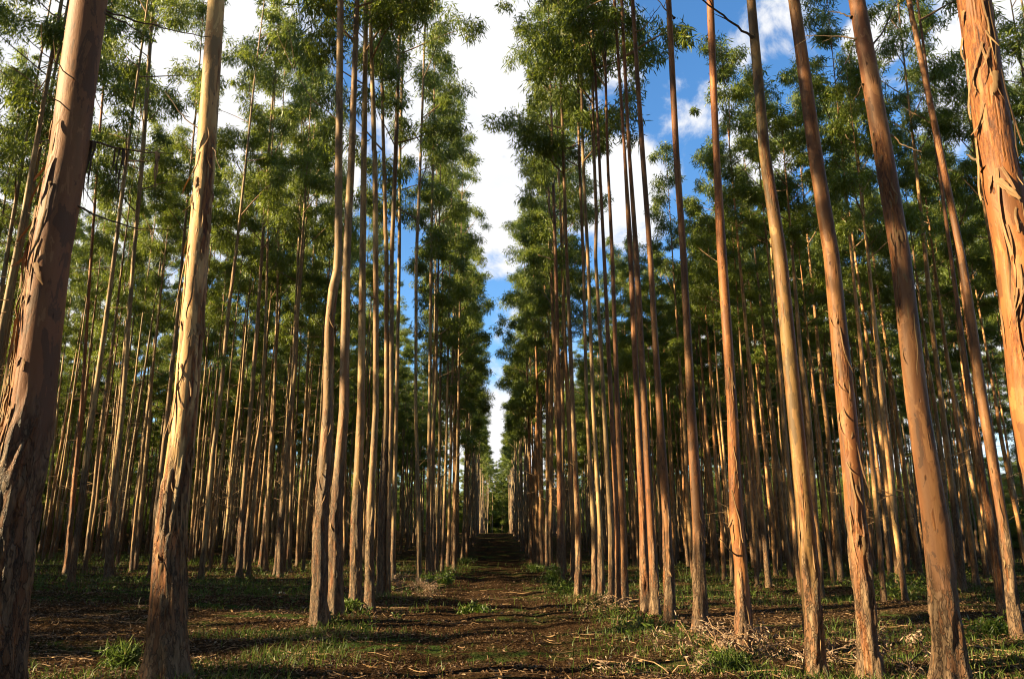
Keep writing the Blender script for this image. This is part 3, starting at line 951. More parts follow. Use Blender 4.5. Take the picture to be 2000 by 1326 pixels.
bough('F', [(731, 583), (726, 580), (722, 577)], 0.016, 0.012, -0.3, mat=M_TWIG)
bough('M', [(860, 940), (880, 905), (906, 876), (918, 852)], 0.02, 0.006, -0.6, leafy=7, name='branch', mat=M_TWIG)
bough('a6', [(1160, 300), (1150, 200), (1185, 130), (1200, 60)], 0.016, 0.004, 0.3)
bough('a11', [(1243, 62), (1258, 56), (1275, 30), (1290, 10)], 0.014, 0.006, -0.2, mat=M_TWIG)
bough('a12', [(1316, 35), (1300, 20), (1282, -4)], 0.016, 0.008, 0.2)
bough('a13', [(1440, 1086), (1425, 1072), (1404, 1048)], 0.014, 0.005, -0.2)
bough('a14', [(1468, 72), (1440, 52), (1400, 22), (1366, -4)], 0.018, 0.010, -0.3)
bough('a16', [(1672, 76), (1640, 72), (1600, 70), (1572, 71)], 0.012, 0.004, 0.4)
bough('a16', [(1662, 34), (1640, 25), (1618, 23)], 0.012, 0.005, 0.3)
bough('a16', [(1702, 92), (1725, 62), (1738, 30), (1752, 0)], 0.014, 0.005, 0.2)
bough('a16', [(1706, 106), (1715, 95), (1718, 78)], 0.008, 0.003, 0.1)
bough('a16', [(1742, 265), (1765, 284), (1800, 297)], 0.010, 0.003, -0.2, mat=M_TWIG)
bough('a16', [(1684, 165), (1675, 185), (1668, 196)], 0.010, 0.006, 0.1)
bough('a18', [(1925, 330), (1905, 312), (1888, 303)], 0.022, 0.006, 0.1)
bough('b1', [(1830, 250), (1805, 232), (1770, 214)], 0.014, 0.004, 0.2, mat=M_TWIG)
bough('l3', [(455, 545), (440, 620), (430, 700)], 0.010, 0.003, -0.3, leafy=5, name='branch', mat=M_TWIG)
bough('l2', [(232, 845), (210, 780), (165, 720)], 0.010, 0.003, -0.3, mat=M_TWIG)

# dark ribbons of old bark caught on the long bare branch of the thick shaggy tree
for (px, py, ln) in ((178, 276, 0.62), (236, 290, 0.5), (304, 299, 0.42)):
    root = NEAR_BY_ID['A'][0]
    f = (px - 160) / 192
    p = at_depth(px, py, NEAR_BY_ID['A'][4] + 0.5 * f) - Vector(root.location)
    mb = MB()
    rng = np.random.RandomState(px)
    for k in range(5):
        s = np.linspace(0, 1, 9)
        c = np.stack([p.x + 0.02 * rng.normal() + 0.02 * rng.normal() * s + 0.008 * np.sin(s * 8 + k), p.y + 0.02 * rng.normal() + 0 * s, p.z - ln * (0.5 + 0.5 * rng.rand()) * s], 1)
        w = 0.012 * (1.1 - s) * (0.7 + 0.3 * np.sin(s * 11 + k))
        V = np.stack([c - np.stack([w, 0 * s, 0 * s], 1), c + np.stack([w, 0.5 * w, 0 * s], 1)], 1).reshape(-1, 3)
        mb.add(V, [(2 * i, 2 * i + 1, 2 * i + 3, 2 * i + 2) for i in range(8)])
    link('hanging_bark', mb.mesh('hanging_bark', M_DEAD), hb)

# ------------------------------------------------------------------ the rest of the plantation: rows 6.3 m apart
rnd = random.Random(11)
spots = []
ROWS = [(-3.0, 35.5, 178), (3.0, 32, 178), (-9.3, 34, 140), (9.3, 19.5, 140), (-15.6, 33, 130), (15.6, 20, 130),
        (-21.9, 36, 120), (21.9, 24, 120), (-28.2, 40, 110), (28.2, 30, 115), (34.5, 40, 110), (40.8, 48, 105), (47.1, 56, 100),
        (12.5, 24, 130), (18.7, 26, 120), (25, 30, 115), (31.3, 36, 110), (-12.5, 38, 130), (-18.7, 40, 120), (-25, 46, 120), (-31.3, 50, 120), (-34.5, 50, 120), (-37.7, 54, 120)]
for x0, y0, y1 in ROWS:
    y = y0
    while y < y1:
        jx = 0.22 if abs(x0) < 4 else 0.35
        x = x0 + rnd.gauss(0, jx)
        if rnd.random() > 0.06 and min((x - a) ** 2 + (y - b) ** 2 for a, b in near_xy) > 0.8:
            spots.append((x, y + rnd.gauss(0, 0.25), x0))
        y += 1.85 if x0 > 4 else 2.2
# neighbours outside the frame whose shade falls into it
side = []
for x0, y0, y1 in [(-9.3, -45, 13), (-15.6, -45, 21), (-21.9, -45, 35), (-28.2, -45, 39), (-3.2, -45, 1), (3.2, -45, 1), (9.3, -45, 10), (15.6, -45, 14), (21.9, -40, 18), (28.2, -35, 24)]:
    y = y0
    while y < y1:
        # lanes cleared in the unseen rows so the low sun reaches chosen trunks
        lane = False
        for bx, by, hw in ((-3.4, 8.3, 1.4), (4.7, 8.3, 0.35), (3.35, 10.8, 0.8), (4.0, 5.2, 1.2), (3.1, 13.0, 0.3), (3.0, 16.1, 0.5), (-3.1, 16.3, 0.5)):
            t = (bx - x0) / math.cos(SUN_BACK)
            if t > 9 and abs((by - t * math.sin(SUN_BACK)) - y) < hw:
                lane = True
        if rnd.random() > 0.03 and not lane:
            side.append((x0 + rnd.gauss(0, 0.35), y + rnd.gauss(0, 0.3), x0))
        y += 1.6 if abs(x0) < 10 else 2.1


def seen(s):
    p = project((s[0], s[1], float(ground_z(s[0], s[1])) + 8))
    return p is not None and -60 < p[0] < 2060


spots.sort(key=lambda s: math.hypot(s[0], s[1]) if seen(s) else 999)
FULL = [(-12.4, 19.5, -12.5), (-14.4, 22.5, -12.5), (-16.9, 26.0, -15.6), (-12.9, 25.5, -12.5), (-19.2, 31.0, -18.7)]
single, rest = FULL + spots[:257], spots[257:] + side

ORD = {}
ORD[37.7] = 'outermost'
for k, nm in zip((3.0, 9.3, 12.5, 15.6, 18.7, 21.9, 25, 28.2, 31.3, 34.5, 40.8, 47.1), ('first', 'second', 'third', 'fourth', 'fifth', 'sixth', 'seventh', 'eighth', 'ninth', 'tenth', 'eleventh', 'twelfth')):
    ORD[k] = nm
made = []
for i, (x, y, x0) in enumerate(single):
    tr_me, bw, cr = VAR[(i * 5 + 1) % NVAR]
    root = bpy.data.objects.new('eucalyptus_tree', None)
    COL.objects.link(root)
    root.location = (x, y, gz(x, y))
    root.rotation_euler = (rnd.gauss(0, 0.017), rnd.gauss(0, 0.017), rnd.uniform(0, 6.28))
    s = rnd.uniform(0.86, 1.06) if abs(x0) < 4 else ((rnd.uniform(0.50, 0.82) if y < 45 else rnd.uniform(0.56, 0.92)) if x0 > 0 else rnd.uniform(0.64, 0.98))
    w = rnd.uniform(0.75, 1.15) if abs(x0) < 9 else rnd.uniform(0.55, 0.98)
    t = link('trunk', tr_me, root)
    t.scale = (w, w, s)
    j = rnd.uniform(0.6, 1.1) * (1.35 if x0 > 9 else 1.0)  # right inner rows get brighter bark in place of missing sunlight
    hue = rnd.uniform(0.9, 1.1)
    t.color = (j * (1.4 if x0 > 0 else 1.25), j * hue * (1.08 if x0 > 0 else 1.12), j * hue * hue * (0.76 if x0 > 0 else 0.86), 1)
    zc = rnd.uniform(11.0, 14.5) if abs(x0) < 4 else (rnd.uniform(13, 17.5) if x0 < 0 else rnd.uniform(14.5, 19.0))
    cw = 1.0
    if abs(x0) < 4 and y > 50:
        f = min(1.0, (y - 50) / 50)
        zc, cw = rnd.uniform(9.5 - 3.5 * f, 12 - 2.5 * f), 1.1 + 0.6 * f
    elif abs(x0) > 4:
        cw = rnd.uniform(0.6, 0.95)
    ln = CROWN_LEN
    if i < len(FULL):
        zc, cw, s = 12.0 + i * 0.4, 1.05, 0.92 + 0.02 * i
        t.scale = (0.8, 0.8, s)
    elif abs(x0) > 4:
        bw, cr = SHORT[(i * 7 + 2) % NVAR]
        ln, cw = SHORT_LEN, rnd.uniform(0.75, 1.0)
        zc = 27.4 - rnd.uniform(9.0, 12.5)
    for nm, m in (('boughwork', bw), ('crown', cr)):
        c = tag(link(nm, m, root, (0, 0, zc * s)), kind='stuff')
        c.scale = (cw, cw, s * (27.4 - zc) / ln)
    if i < 200:
        b = tag(link('bare_twig', BARE[i % 4], root), kind='stuff')
        b.scale = (1, 1, s)
        b.rotation_euler = (0, 0, rnd.uniform(0, 6.28))
    made.append((root, x, y, x0))

# say which one each tree is: by the row it stands in and the big trunks it is seen between
NTH = ('first second third fourth fifth sixth seventh eighth ninth tenth eleventh twelfth thirteenth fourteenth fifteenth sixteenth seventeenth '
       'eighteenth nineteenth twentieth').split()
NTH = NTH + ['twenty-' + w for w in NTH[:9]] + ['thirtieth'] + ['thirty-' + w for w in NTH[:9]] + ['fortieth'] + ['forty-' + w for w in NTH[:9]] + ['fiftieth'] + ['fifty-' + w for w in NTH[:9]]
POSTS = [('A', 'thick shaggy'), ('l2', 'tall sunlit'), ('B', 'thick cream'), ('l3', 'bright leaning'), ('C', 'kinked'), ('E', 'straight yellowish'), ('G', 'flaky-barked'),
         ('a3', 'bright flaky'), ('a6', 'dark bent'), ('a10', 'dark twin'), ('a11', 'straight tan'), ('a12', 'clean tan'), ('a13', 'orange-scarred'), ('a14', 'olive-tan'),
         ('a15', 'ragged-patched'), ('a16', 'smooth pink-tan'), ('b1', 'leaning pinkish'), ('a18', 'huge rough')]


def px_at(root, h):
    q = project(root + Vector((0, 0, h)))
    return q[0] if q else 9999


post_px = [(px_at(Vector(NEAR_BY_ID[k][0].location), 0.5), nm) for k, nm in POSTS]
cells = {}
for root, x, y, x0 in made:
    sd = 'left' if x0 < 0 else 'right'
    if abs(x0) < 4:
        cells.setdefault(('row', sd), []).append((y, root))
        continue
    px = px_at(Vector(root.location), 0.5)
    a = [nm for p, nm in post_px if p <= px]
    b = [nm for p, nm in post_px if p > px]
    where = f'between {a[-1]} and {b[0]} trunks' if a and b else (f'beyond {a[-1]} trunk' if a else f'before {b[0]} trunk')
    cells.setdefault((where, ORD[abs(x0)], sd), []).append((px, root))
for key, lst in cells.items():
    lst.sort(key=lambda t: t[0])
    for k, (_, root) in enumerate(lst):
        if key[0] == 'row':
            after = 'sunlit flaky trunk' if key[1] == 'left' else 'orange-streaked trunk'
            tag(root, f'slender eucalyptus lining the {key[1]} path edge, {NTH[k]} behind the {after}', 'tree', f'eucalyptus trees lining the {key[1]} edge of the path, farther on')
        else:
            n_th = f', {NTH[k]} from left' if len(lst) > 1 else ''
            row = key[1] if key[1] == 'outermost' else key[1]
            tag(root, f'slender eucalyptus, {row} {key[2]} row, {key[0]}{n_th}', 'tree', f'{row} row of eucalyptus {key[2]} of the path')


# ------------------------------------------------------------------ one object for the trees too many and too far to tell apart
def scatter(name, pts, rots, scls, idx, sources, label=None):
    """points carrying copies of whole trees; SOURCES: lists of (object, translation) joined to one tree each"""
    me = bpy.data.meshes.new(name)
    me.vertices.add(len(pts))
    me.vertices.foreach_set('co', np.asarray(pts, np.float32).ravel())
    for k, a, t in (('rot', rots, 'FLOAT_VECTOR'), ('scl', scls, 'FLOAT_VECTOR')):
        me.attributes.new(k, t, 'POINT').data.foreach_set('vector', np.asarray(a, np.float32).ravel())
    me.attributes.new('pick', 'INT', 'POINT').data.foreach_set('value', np.asarray(idx, np.int32))
    ob = link(name, me)
    ng = bpy.data.node_groups.new(name, 'GeometryNodeTree')
    ng.interface.new_socket('Geometry', in_out='INPUT', socket_type='NodeSocketGeometry')
    ng.interface.new_socket('Geometry', in_out='OUTPUT', socket_type='NodeSocketGeometry')
    N, Lk = ng.nodes, ng.links
    gi, go = N.new('NodeGroupInput'), N.new('NodeGroupOutput')
    allj = N.new('GeometryNodeJoinGeometry')
    for src in sources:
        jn = N.new('GeometryNodeJoinGeometry')
        for obj, tz, sz in src:
            oi = N.new('GeometryNodeObjectInfo')
            oi.transform_space = 'ORIGINAL'
            oi.inputs['Object'].default_value = obj
            tf = N.new('GeometryNodeTransform')
            tf.inputs['Translation'].default_value = (0, 0, tz)
            tf.inputs['Scale'].default_value = (1, 1, sz)
            Lk.new(oi.outputs['Geometry'], tf.inputs['Geometry'])
            Lk.new(tf.outputs[0], jn.inputs[0])
        g2 = N.new('GeometryNodeGeometryToInstance')
        Lk.new(jn.outputs[0], g2.inputs[0])
        Lk.new(g2.outputs[0], allj.inputs[0])

    def named(nm, t):
        a = N.new('GeometryNodeInputNamedAttribute')
        a.data_type = t
        a.inputs['Name'].default_value = nm
        return a.outputs['Attribute']
    ip = N.new('GeometryNodeInstanceOnPoints')
    Lk.new(gi.outputs[0], ip.inputs['Points'])
    Lk.new(allj.outputs[0], ip.inputs['Instance'])
    ip.inputs['Pick Instance'].default_value = True
    Lk.new(named('pick', 'INT'), ip.inputs['Instance Index'])
    er = N.new('FunctionNodeEulerToRotation')
    Lk.new(named('rot', 'FLOAT_VECTOR'), er.inputs[0])
    Lk.new(er.outputs[0], ip.inputs['Rotation'])
    Lk.new(named('scl', 'FLOAT_VECTOR'), ip.inputs['Scale'])
    Lk.new(ip.outputs[0], go.inputs[0])
    md = ob.modifiers.new('scatter', 'NODES')
    md.node_group = ng
    tag(ob, label, None, None, 'stuff')
    return ob


kids = {}
for o in COL.objects:
    if o.parent is not None and o.type == 'MESH' and o.name.split('.')[0] in ('trunk', 'boughwork', 'crown'):
        kids.setdefault(o.data.name, o)
SRC = []
for k, (t, b, c) in enumerate(VAR):
    zc = 10.5 + 5.5 * ((k * 0.618) % 1)
    sz = (27.4 - zc) / CROWN_LEN
    SRC.append([(kids[t.name], 0, 1), (kids[b.name], zc, sz), (kids[c.name], zc, sz)])
for k, (b, c) in enumerate(SHORT):
    zc = 27.4 - (9.5 + 3.0 * ((k * 0.618) % 1))
    sz = (27.4 - zc) / SHORT_LEN
    SRC.append([(kids[VAR[k][0].name], 0, 1), (kids[b.name], zc, sz), (kids[c.name], zc, sz)])
nr = np.random.RandomState(5)
P = [(x, y, gz(x, y)) for x, y, _ in rest]
for k in range(46):                                       # the stand closes across the end of the path
    x, y = nr.uniform(-7, 7), nr.uniform(180, 215)
    rest.append((x, y, 9.9))
    P.append((x, y, gz(x, y)))
n = len(P)
S = nr.uniform(0.72, 1.04, n)
for k, (x, y, x0) in enumerate(rest):
    if abs(x0) > 4 and y > 25:
        S[k] *= 0.82
    if abs(x0) < 4 and y > 80:
        S[k] = nr.uniform(0.62, 0.8)
W = nr.uniform(0.75, 1.1, n)
scatter('eucalyptus_stand', P, np.stack([nr.normal(0, .012, n), nr.normal(0, .012, n), nr.uniform(0, 6.28, n)], 1), np.stack([W, W, S], 1), np.array([nr.randint(NVAR) + (NVAR if abs(x0) > 4 and y > 25 else 0) for x, y, x0 in rest]), SRC,
        'mass of thin eucalyptus trees filling the far rows of the plantation')

# younger wood beyond the stand, leafy to the ground, plus unseen trees added for shade
pts, rots, scl = [], [], []
for k in range(2540):
    z = nr.rand() if k < 1700 else (9 if k < 2000 else (0.2 if k < 2400 else 8))
    if z < 0.12:
        x, y, h = nr.uniform(-25, 25), nr.uniform(190, 225), nr.uniform(0.6, 0.85)
    elif z < 0.36:
        x, y, h = (nr.uniform(-110, 150), nr.uniform(135, 240), nr.uniform(0.6, 1.0)) if k < 2000 else (nr.uniform(-60, 75), nr.uniform(150, 205), nr.uniform(0.75, 1.1))
        if abs(x) < 14 and y < 185:
            continue
    elif z < 0.68:
        x, y, h = nr.uniform(-62, -40), nr.uniform(-30, 170), nr.uniform(0.7, 1.35)
    else:
        x, y, h = nr.uniform(53, 95), nr.uniform(50, 160), nr.uniform(0.4, 0.72)
    if 0.36 <= z < 2 and nr.rand() < 0.15:
        x, y = nr.uniform(-60, 80), nr.uniform(122, 200)
        if abs(x) < 12:
            continue
        h = nr.uniform(0.4, 0.6)
    if z == 8:
        x, y, h = nr.uniform(-54, -40), nr.uniform(-28, 24), nr.uniform(0.95, 1.35)  # extra unseen trees added to shade the floor and lower trunks
    if z == 9:
        x, y, h = nr.uniform(-45, 70), nr.uniform(-75, -48), nr.uniform(0.5, 0.8)  # unseen belt added behind and beside the camera to block sky light
        if k > 1860:
            x, y = nr.uniform(35, 70), nr.uniform(-50, 45)
        if k > 1940:
            x, y = nr.uniform(-62, -40), nr.uniform(-60, 20)
    pts.append((x, y, float(ground_z(x, y)) - 0.8))
    rots.append((0, 0, nr.uniform(0, 6.28)))
    w = nr.uniform(1.1, 1.7)
    scl.append((w, w, h))
scatter('young_wood', pts, rots, scl, nr.randint(0, NVAR, len(pts)), [[(kids[b.name], 0, 1), (kids[c.name], 0, 1)] for t, b, c in VAR], 'dense low wood of young eucalyptus beyond the plantation')


# ------------------------------------------------------------------ forest floor: litter, grass, weeds
def floor_points(n, y0, y1, half, rng, keep):
    u = rng.rand(n)
    y = y0 * (y1 / y0) ** u                                # denser towards the camera
    x = rng.uniform(-1, 1, n) * np.minimum(half, 1.5 + y * 0.72)
    k = rng.rand(n) < keep(x, y)
    return x[k], y[k]


def grass_mask(x, y):
    m = sstep(0.50, 0.62, 0.65 * vnoise(x * 0.28 + 20, y * 0.35 + 4) + 0.35 * vnoise(x * 1.1, y * 1.3 + 11))
    verge = np.exp(-((np.abs(x) - 2.55) / 0.65) ** 2) * sstep(0.38, 0.55, vnoise(x * 0.6 + 3, y * 0.45))
    road = 1 - np.exp(-(x / 1.9) ** 4) * 0.93
    far = 0.45 * sstep(17, 24, y) * (np.abs(x) > 4) * sstep(0.35, 0.5, vnoise(x * .4, y * .3 + 30))
    return np.clip(m * 0.8 * road + verge * 1.1 + far, 0, 1)


def build_grass():
    rng = np.random.RandomState(21)
    x, y = floor_points(150000, 4.0, 60, 40, rng, grass_mask)
    n = len(x)
    z = ground_fine(x, y) - 0.01
    far = 1 + np.clip(y - 12, 0, 50) * 0.035
    h = (0.05 + 0.13 * rng.rand(n) ** 1.6) * np.clip(far, 1, 2.2)
    w = 0.004 * far + 0.004 * rng.rand(n)
    a = rng.rand(n) * 6.28
    lean = rng.normal(size=(n, 2)) * 0.45
    base = np.stack([x, y, z], 1)
    s = np.stack([np.cos(a) * w, np.sin(a) * w, 0 * a], 1)
    mid = base + np.stack([lean[:, 0] * h * 0.25, lean[:, 1] * h * 0.25, h * 0.6], 1)
    tip = base + np.stack([lean[:, 0] * h, lean[:, 1] * h, h], 1)
    V = np.stack([base - s, base + s, mid + s * 0.7, mid - s * 0.7, tip], 1).reshape(-1, 3)
    b = np.arange(n)[:, None] * 5
    mb = MB()
    mb.add(V, b + np.array([[0, 1, 2, 3]]), b + np.array([[3, 2, 4]]))
    tag(link('grass', mb.mesh('grass', M_GRASS)), 'short green grass in patches over the forest floor', kind='stuff')


def build_litter():
    rng = np.random.RandomState(22)
    x, y = floor_points(210000, 4.0, 45, 30, rng, lambda x, y: (0.3 + 0.7 * sstep(0.35, 0.6, vnoise(x * 0.7 + 2, y * 1.4))) * (1 - 0.5 * np.exp(-(x / 1.9) ** 4)))
    feet = near_xy + [(a, b) for a, b, _ in single if b < 34]
    fx, fy = [], []
    for a, b in feet:
        m = 240 if b < 20 else 120
        r, q = 0.12 + 0.55 * rng.rand(m) ** 1.5, rng.rand(m) * 6.28
        fx.append(a + r * np.cos(q))
        fy.append(b + r * np.sin(q))
    heap = np.concatenate([np.zeros(len(x)), np.ones(sum(map(len, fx)))])
    x, y = np.concatenate([x] + fx), np.concatenate([y] + fy)
    n = len(x)
    z = ground_fine(x, y) + 0.004 + heap * 0.07 * rng.rand(n) ** 2
    far = np.clip(1 + (y - 10) * 0.03, 1, 2)
    L = (0.022 + 0.055 * rng.rand(n)) * far
    w = (0.006 + 0.009 * rng.rand(n)) * far
    a = rng.rand(n) * 6.28
    d = np.stack([np.cos(a), np.sin(a), rng.normal(size=n) * 0.3], 1)
    s = np.stack([-np.sin(a), np.cos(a), rng.normal(size=n) * 0.5], 1)
    c = np.stack([x, y, z + 0.03 * rng.rand(n) ** 2], 1)
    lift = np.stack([0 * a, 0 * a, rng.rand(n) * 0.025], 1)
    V = np.stack([c - d * L[:, None] * 0.5, c + s * w[:, None] + lift, c + d * L[:, None] * 0.5, c - s * w[:, None] + lift], 1).reshape(-1, 3)
    b = np.arange(n)[:, None] * 4
    mb = MB()
    mb.add(V, None, np.concatenate([b + np.array([[0, 1, 2]]), b + np.array([[0, 2, 3]])]))
    tag(link('leaf_litter', mb.mesh('leaf_litter', M_LITTER)), 'brown fallen leaves and bark scraps over the forest floor', kind='stuff')
    # small fallen twigs
    mb = MB()
    x, y = floor_points(2600, 4.5, 30, 14, rng, lambda x, y: 0.25 + 0.75 * (np.abs(x) > 2.2))
    for px, py in zip(x, y):
        L = 0.12 + 0.5 * rng.rand() ** 2
        a = rng.rand() * 6.28
        s = np.linspace(-0.5, 0.5, 4)
        xx, yy = px + L * s * math.cos(a), py + L * s * math.sin(a)
        zz = ground_fine(xx, yy) + 0.012 + 0.03 * rng.rand()
        tube(mb, np.stack([xx, yy, zz + rng.normal(size=4) * 0.01], 1), 0.003 + 0.004 * rng.rand(), 3)
    tag(link('twig_litter', mb.mesh('twig_litter', M_TWIG)), 'small fallen twigs scattered over the forest floor', kind='stuff')


def build_weeds():
    rng = np.random.RandomState(23)
    mb = MB()
    x, y = floor_points(9000, 12, 75, 45, rng, lambda x, y: np.clip(0.30 * sstep(17, 24, y) * (np.abs(x) > 3.8) * sstep(0.4, 0.55, vnoise(x * 0.35, y * 0.3 + 30))
                        + 0.5 * np.exp(-((np.abs(x) - 2.7) / 0.5) ** 2) * sstep(0.45, 0.6, vnoise(x * 0.5, y * 0.3 + 50)), 0, 1))
    k = np.clip(y / 22, 0.8, 2.0)
    z = ground_fine(x, y) + 0.10 * k
    cs = np.stack([x, y, z], 1)
    leaves(mb, cs, 14, 0.15 * k, 0.10, 0.035, rng, droop=-0.1)
    tag(link('undergrowth', mb.mesh('undergrowth', M_GRASS)), 'low leafy green weeds growing between the trunks', kind='stuff')


def build_bark_litter():
    rng = np.random.RandomState(29)
    mb = MB()
    x, y = floor_points(2600, 4.5, 32, 14, rng, lambda x, y: 0.25 + 0.75 * np.exp(-((np.abs(x) - 3) / 1.3) ** 2))
    for px, py in zip(x, y):
        L = 0.15 + 0.75 * rng.rand() ** 1.8
        a = rng.rand() * 6.28
        s = np.linspace(-0.5, 0.5, 6)
        bend = rng.normal() * 0.35 * L
        xx = px + L * s * math.cos(a) - bend * s * s * math.sin(a)
        yy = py + L * s * math.sin(a) + bend * s * s * math.cos(a)
        zz = ground_fine(xx, yy) + 0.012 + 0.05 * rng.rand() * np.abs(s * 2) ** 2
        w = (0.006 + 0.014 * rng.rand()) * (1 - 1.2 * np.abs(s))
        tw = rng.normal() * 1.5 * s + rng.rand()
        d = np.stack([-math.sin(a) * w * np.cos(tw), math.cos(a) * w * np.cos(tw), w * np.abs(np.sin(tw))], 1)
        c = np.stack([xx, yy, zz], 1)
        V = np.stack([c - d, c + d], 1).reshape(-1, 3)
        mb.add(V, [(2 * i, 2 * i + 1, 2 * i + 3, 2 * i + 2) for i in range(5)])
    tag(link('bark_litter', mb.mesh('bark_litter', M_STRIP)), 'long shed ribbons of bark strewn over the forest floor', kind='stuff')


build_grass()
build_litter()
build_bark_litter()
build_weeds()


# ------------------------------------------------------------------ brush heaps, shrubs, fallen branches, stones
def brush_heap(px, py, rx, ry, h, n_twig, n_leaf, label, seed):
    rng = np.random.RandomState(seed)
    b = on_ground(px, py)
    root = bpy.data.objects.new('brush_heap', None)
    COL.objects.link(root)
    root.location = (b.x, b.y, gz(b.x, b.y))
    cs = []
    for k in range(n_twig):
        a, r = rng.rand() * 6.28, rng.rand() ** 0.6
        x0, y0 = rx * r * math.cos(a), ry * r * math.sin(a)
        a2 = rng.rand() * 6.28
        L = 0.35 + 0.6 * rng.rand()
        el = rng.uniform(-0.1, 0.9)
        s = np.linspace(0, 1, 7)
        lift = h * (1 - r) * 0.6
        path = np.stack([x0 + L * s * math.cos(a2) * math.cos(el), y0 + L * s * math.sin(a2) * math.cos(el), 0.02 + lift * rng.rand() + L * s * math.sin(el) - 0.3 * L * s ** 2 * max(0, math.sin(el))], 1)
        path[:, :2] += np.cumsum(rng.normal(size=(7, 2)) * 0.012, 0)
        g0 = ground_fine(path[:, 0] + b.x, path[:, 1] + b.y) - root.location.z
        path[:, 2] = np.minimum(np.maximum(path[:, 2] + g0, g0 + 0.012), g0 + h)
        mb = MB()
        tube(mb, path, np.linspace(0.010, 0.003, 7), 4)
        link('twig', mb.mesh('twig', M_TWIG if rng.rand() < 0.7 else M_DEAD, True), root)
        cs += [path[i] for i in (2, 4, 5, 6)]
    mb = MB()
    cs = [cs[i] for i in rng.choice(len(cs), n_leaf)]
    leaves(mb, cs, 20, [0.13] * n_leaf, 0.075, 0.020, rng, droop=0.25)
    o = link('dry_leaves', mb.mesh('dry_leaves', M_BRUSH), root)
    o['kind'] = 'stuff'
    tag(root, label, 'brush heap', 'heaps of dry brush')


brush_heap(795, 1152, 1.0, 1.5, 0.75, 26, 60, 'tall heap of dry brown brush among trunks at the left path edge', 1)
brush_heap(822, 1163, 0.5, 0.5, 0.4, 12, 26, 'small pale clump of dry brush at the foot of the tall left heap', 7)
brush_heap(1490, 1282, 0.95, 0.6, 0.38, 20, 42, 'sunlit heap of pale dry leaf brush round the broken-stubbed trunk', 2)
brush_heap(1400, 1268, 0.5, 0.4, 0.3, 12, 18, 'low spread of pale dry leaves between clean tan and stubbed trunks', 3)
brush_heap(1640, 1300, 0.35, 0.35, 0.5, 12, 26, 'upright yellowish dry sprig between the two shaded right trunks', 4)
brush_heap(1225, 1200, 1.0, 1.0, 0.3, 26, 20, 'sprawl of grey dead twigs under the right path row', 5)
brush_heap(1780, 1310, 0.6, 0.4, 0.3, 12, 26, 'low brown leaf heap just left of the big smooth pink trunk', 6)
brush_heap(1350, 1318, 0.7, 0.25, 0.14, 16, 14, 'flat brown twig tangle at the bottom edge right of the path', 8)


def fallen(pts, r0, r1, label, lift=0.05, mat=None):
    w = []
    for px, py in pts:
        p = on_ground(px, py)
        w.append((p.x, p.y, gz(p.x, p.y) + 0.015))
    path = resample(np.array(w), 14)
    path[:, 2] = ground_fine(path[:, 0], path[:, 1]) + 0.018 + lift * np.sin(np.linspace(0, math.pi, 14))
    root_loc = Vector(path[0])
    mb = MB()
    tube(mb, path - np.array(root_loc), np.linspace(r0, r1, 14), 6)
    o = link('fallen_branch', mb.mesh('fallen_branch', mat or M_TWIG, True), None, root_loc)
    tag(o, label, 'branch', 'fallen branches on the forest floor')


fallen([(1303, 1224), (1318, 1237), (1345, 1252)], 0.018, 0.008, 'pale bent fallen branch, upper of two crossing by the tan trunk', 0.10)
fallen([(1310, 1236), (1340, 1244), (1368, 1250)], 0.012, 0.006, 'thin pale fallen branch, lower of two crossing by the tan trunk', 0.06)
fallen([(1325, 1273), (1333, 1293), (1353, 1312)], 0.009, 0.007, 'curved pale stick lying on grass below the crossing branches', 0.04)
fallen([(1213, 1204), (1206, 1222), (1204, 1234)], 0.010, 0.006, 'short pale stick leaning in the twig sprawl by the path', 0.10)
fallen([(1255, 1192), (1290, 1205)], 0.012, 0.008, 'short grey branch lying across the feet of the twin trunks', 0.03)
fallen([(1870, 1262), (1930, 1266), (1995, 1270)], 0.016, 0.010, 'long pale fallen pole right of the big smooth pink trunk', 0.02)
fallen([(1230, 1322), (1270, 1316), (1330, 1321)], 0.014, 0.008, 'dark fallen branch along the bottom edge right of the path', 0.03, M_DEAD)


def shrub(px, py, r, h, n, mat, label, seed, leaf=(0.12, 0.035), name='shrub', cat='shrub', group='shrubs on the forest floor', droop=-0.1):
    rng = np.random.RandomState(seed)
    b = on_ground(px, py)
    root = bpy.data.objects.new(name, None)
    COL.objects.link(root)
    root.location = (b.x, b.y, gz(b.x, b.y))
    wood, fol = MB(), MB()
    cs = []
    for k in range(n):
        a = rng.rand() * 6.28
        rr = r * rng.rand() ** 0.6
        hh = h * (0.35 + 0.65 * rng.rand()) * (1 - 0.35 * (rr / r) ** 2)
        s = np.linspace(0, 1, 5)
        path = np.stack([rr * s ** 1.3 * math.cos(a), rr * s ** 1.3 * math.sin(a), hh * s], 1)
        tube(wood, path, np.linspace(0.006, 0.002, 5) * (1 + h), 3)
        cs += [path[2], path[3], path[4]]
    sp = 0.18 * r + 0.06
    leaves(fol, cs, 16, [sp] * len(cs), leaf[0], leaf[1], rng, droop)
    link('stem', wood.mesh('stem', M_TWIG), root)
    link('foliage', fol.mesh('foliage', mat), root)
    tag(root, label, cat, group)


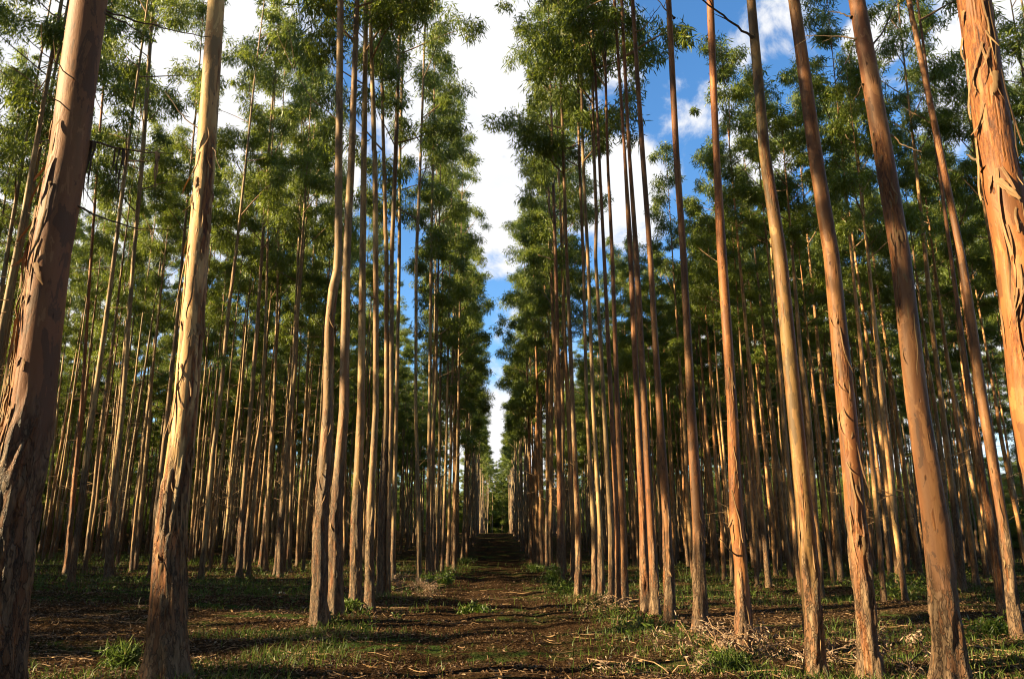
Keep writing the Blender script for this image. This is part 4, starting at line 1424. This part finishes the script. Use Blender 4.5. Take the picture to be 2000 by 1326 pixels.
shrub(868, 1143, 0.55, 0.55, 22, M_YOUNG, 'bright green leafy clump at the left path edge, larger of two', 31)
shrub(838, 1147, 0.35, 0.5, 16, M_YOUNG, 'bright green clump beside the small pale brush at left', 32)
shrub(905, 1103, 0.9, 0.5, 24, M_YOUNG, 'low green growth farther along the left path edge', 33)
shrub(925, 1194, 0.45, 0.16, 16, M_YOUNG, 'small green plant growing in the middle of the path', 34)
shrub(1080, 1142, 0.4, 0.7, 20, M_YOUNG, 'upright green sapling by the right path edge', 35)
shrub(1050, 1118, 0.8, 0.4, 20, M_YOUNG, 'low green growth along the right path edge, far part', 36)
shrub(1110, 1160, 0.7, 0.35, 22, M_GRASS, 'grassy green tuft below the right path row', 37)
shrub(160, 1075, 2.2, 6.5, 60, M_LEAF, 'tall dark bush standing deep in the shade at left', 38, (0.2, 0.07))
shrub(665, 1200, 0.4, 0.3, 16, M_GRASS, 'dark grass tuft at the foot of the kinked trunk', 39)
shrub(240, 1315, 0.25, 0.22, 16, M_GRASS, 'bright grass tuft just left of the thick cream trunk', 40, (0.14, 0.012), 'grass_tuft', 'grass tuft')
shrub(1420, 1315, 0.4, 0.2, 18, M_GRASS, 'green grass tuft under the pale dry leaf brush', 41, (0.14, 0.014), 'grass_tuft', 'grass tuft')
shrub(1955, 1245, 0.5, 0.3, 14, M_YOUNG, 'green bush at the foot of the leaning pinkish trunk', 42)
shrub(1755, 1170, 1.0, 0.8, 24, M_LEAF, 'dark low bush behind the shaded trunks on the right', 43)


def stone(px, py, r, label, seed):
    rng = np.random.RandomState(seed)
    b = on_ground(px, py)
    nu, nv = 14, 9
    u = np.linspace(0, 2 * math.pi, nu, endpoint=False)
    v = np.linspace(0.05, math.pi - 0.05, nv)
    U, V = np.meshgrid(u, v)
    x, y, z = np.sin(V) * np.cos(U), np.sin(V) * np.sin(U), np.cos(V)
    k = 1 + 0.5 * (vnoise(x * 1.6 + seed, y * 1.6, z * 1.6) - 0.5)
    mb = MB()
    i = np.arange(nv - 1)[:, None] * nu
    j = np.arange(nu)[None, :]
    q = np.stack([i + j, i + nu + j, i + nu + (j + 1) % nu, i + (j + 1) % nu], -1).reshape(-1, 4)
    mb.add(np.stack([x * r * k * 1.4, y * r * k, z * r * k * 0.6 + r * 0.2], -1).reshape(-1, 3), q)
    tag(link('stone', mb.mesh('stone', M_STONE, True), None, (b.x, b.y, gz(b.x, b.y))), label, 'stone')


stone(549, 1157, 0.10, 'pale rounded stone lying on the open floor left of the kinked trunk', 3)

print('trees single', len(single) + len(NEAR), 'rest', len(rest))
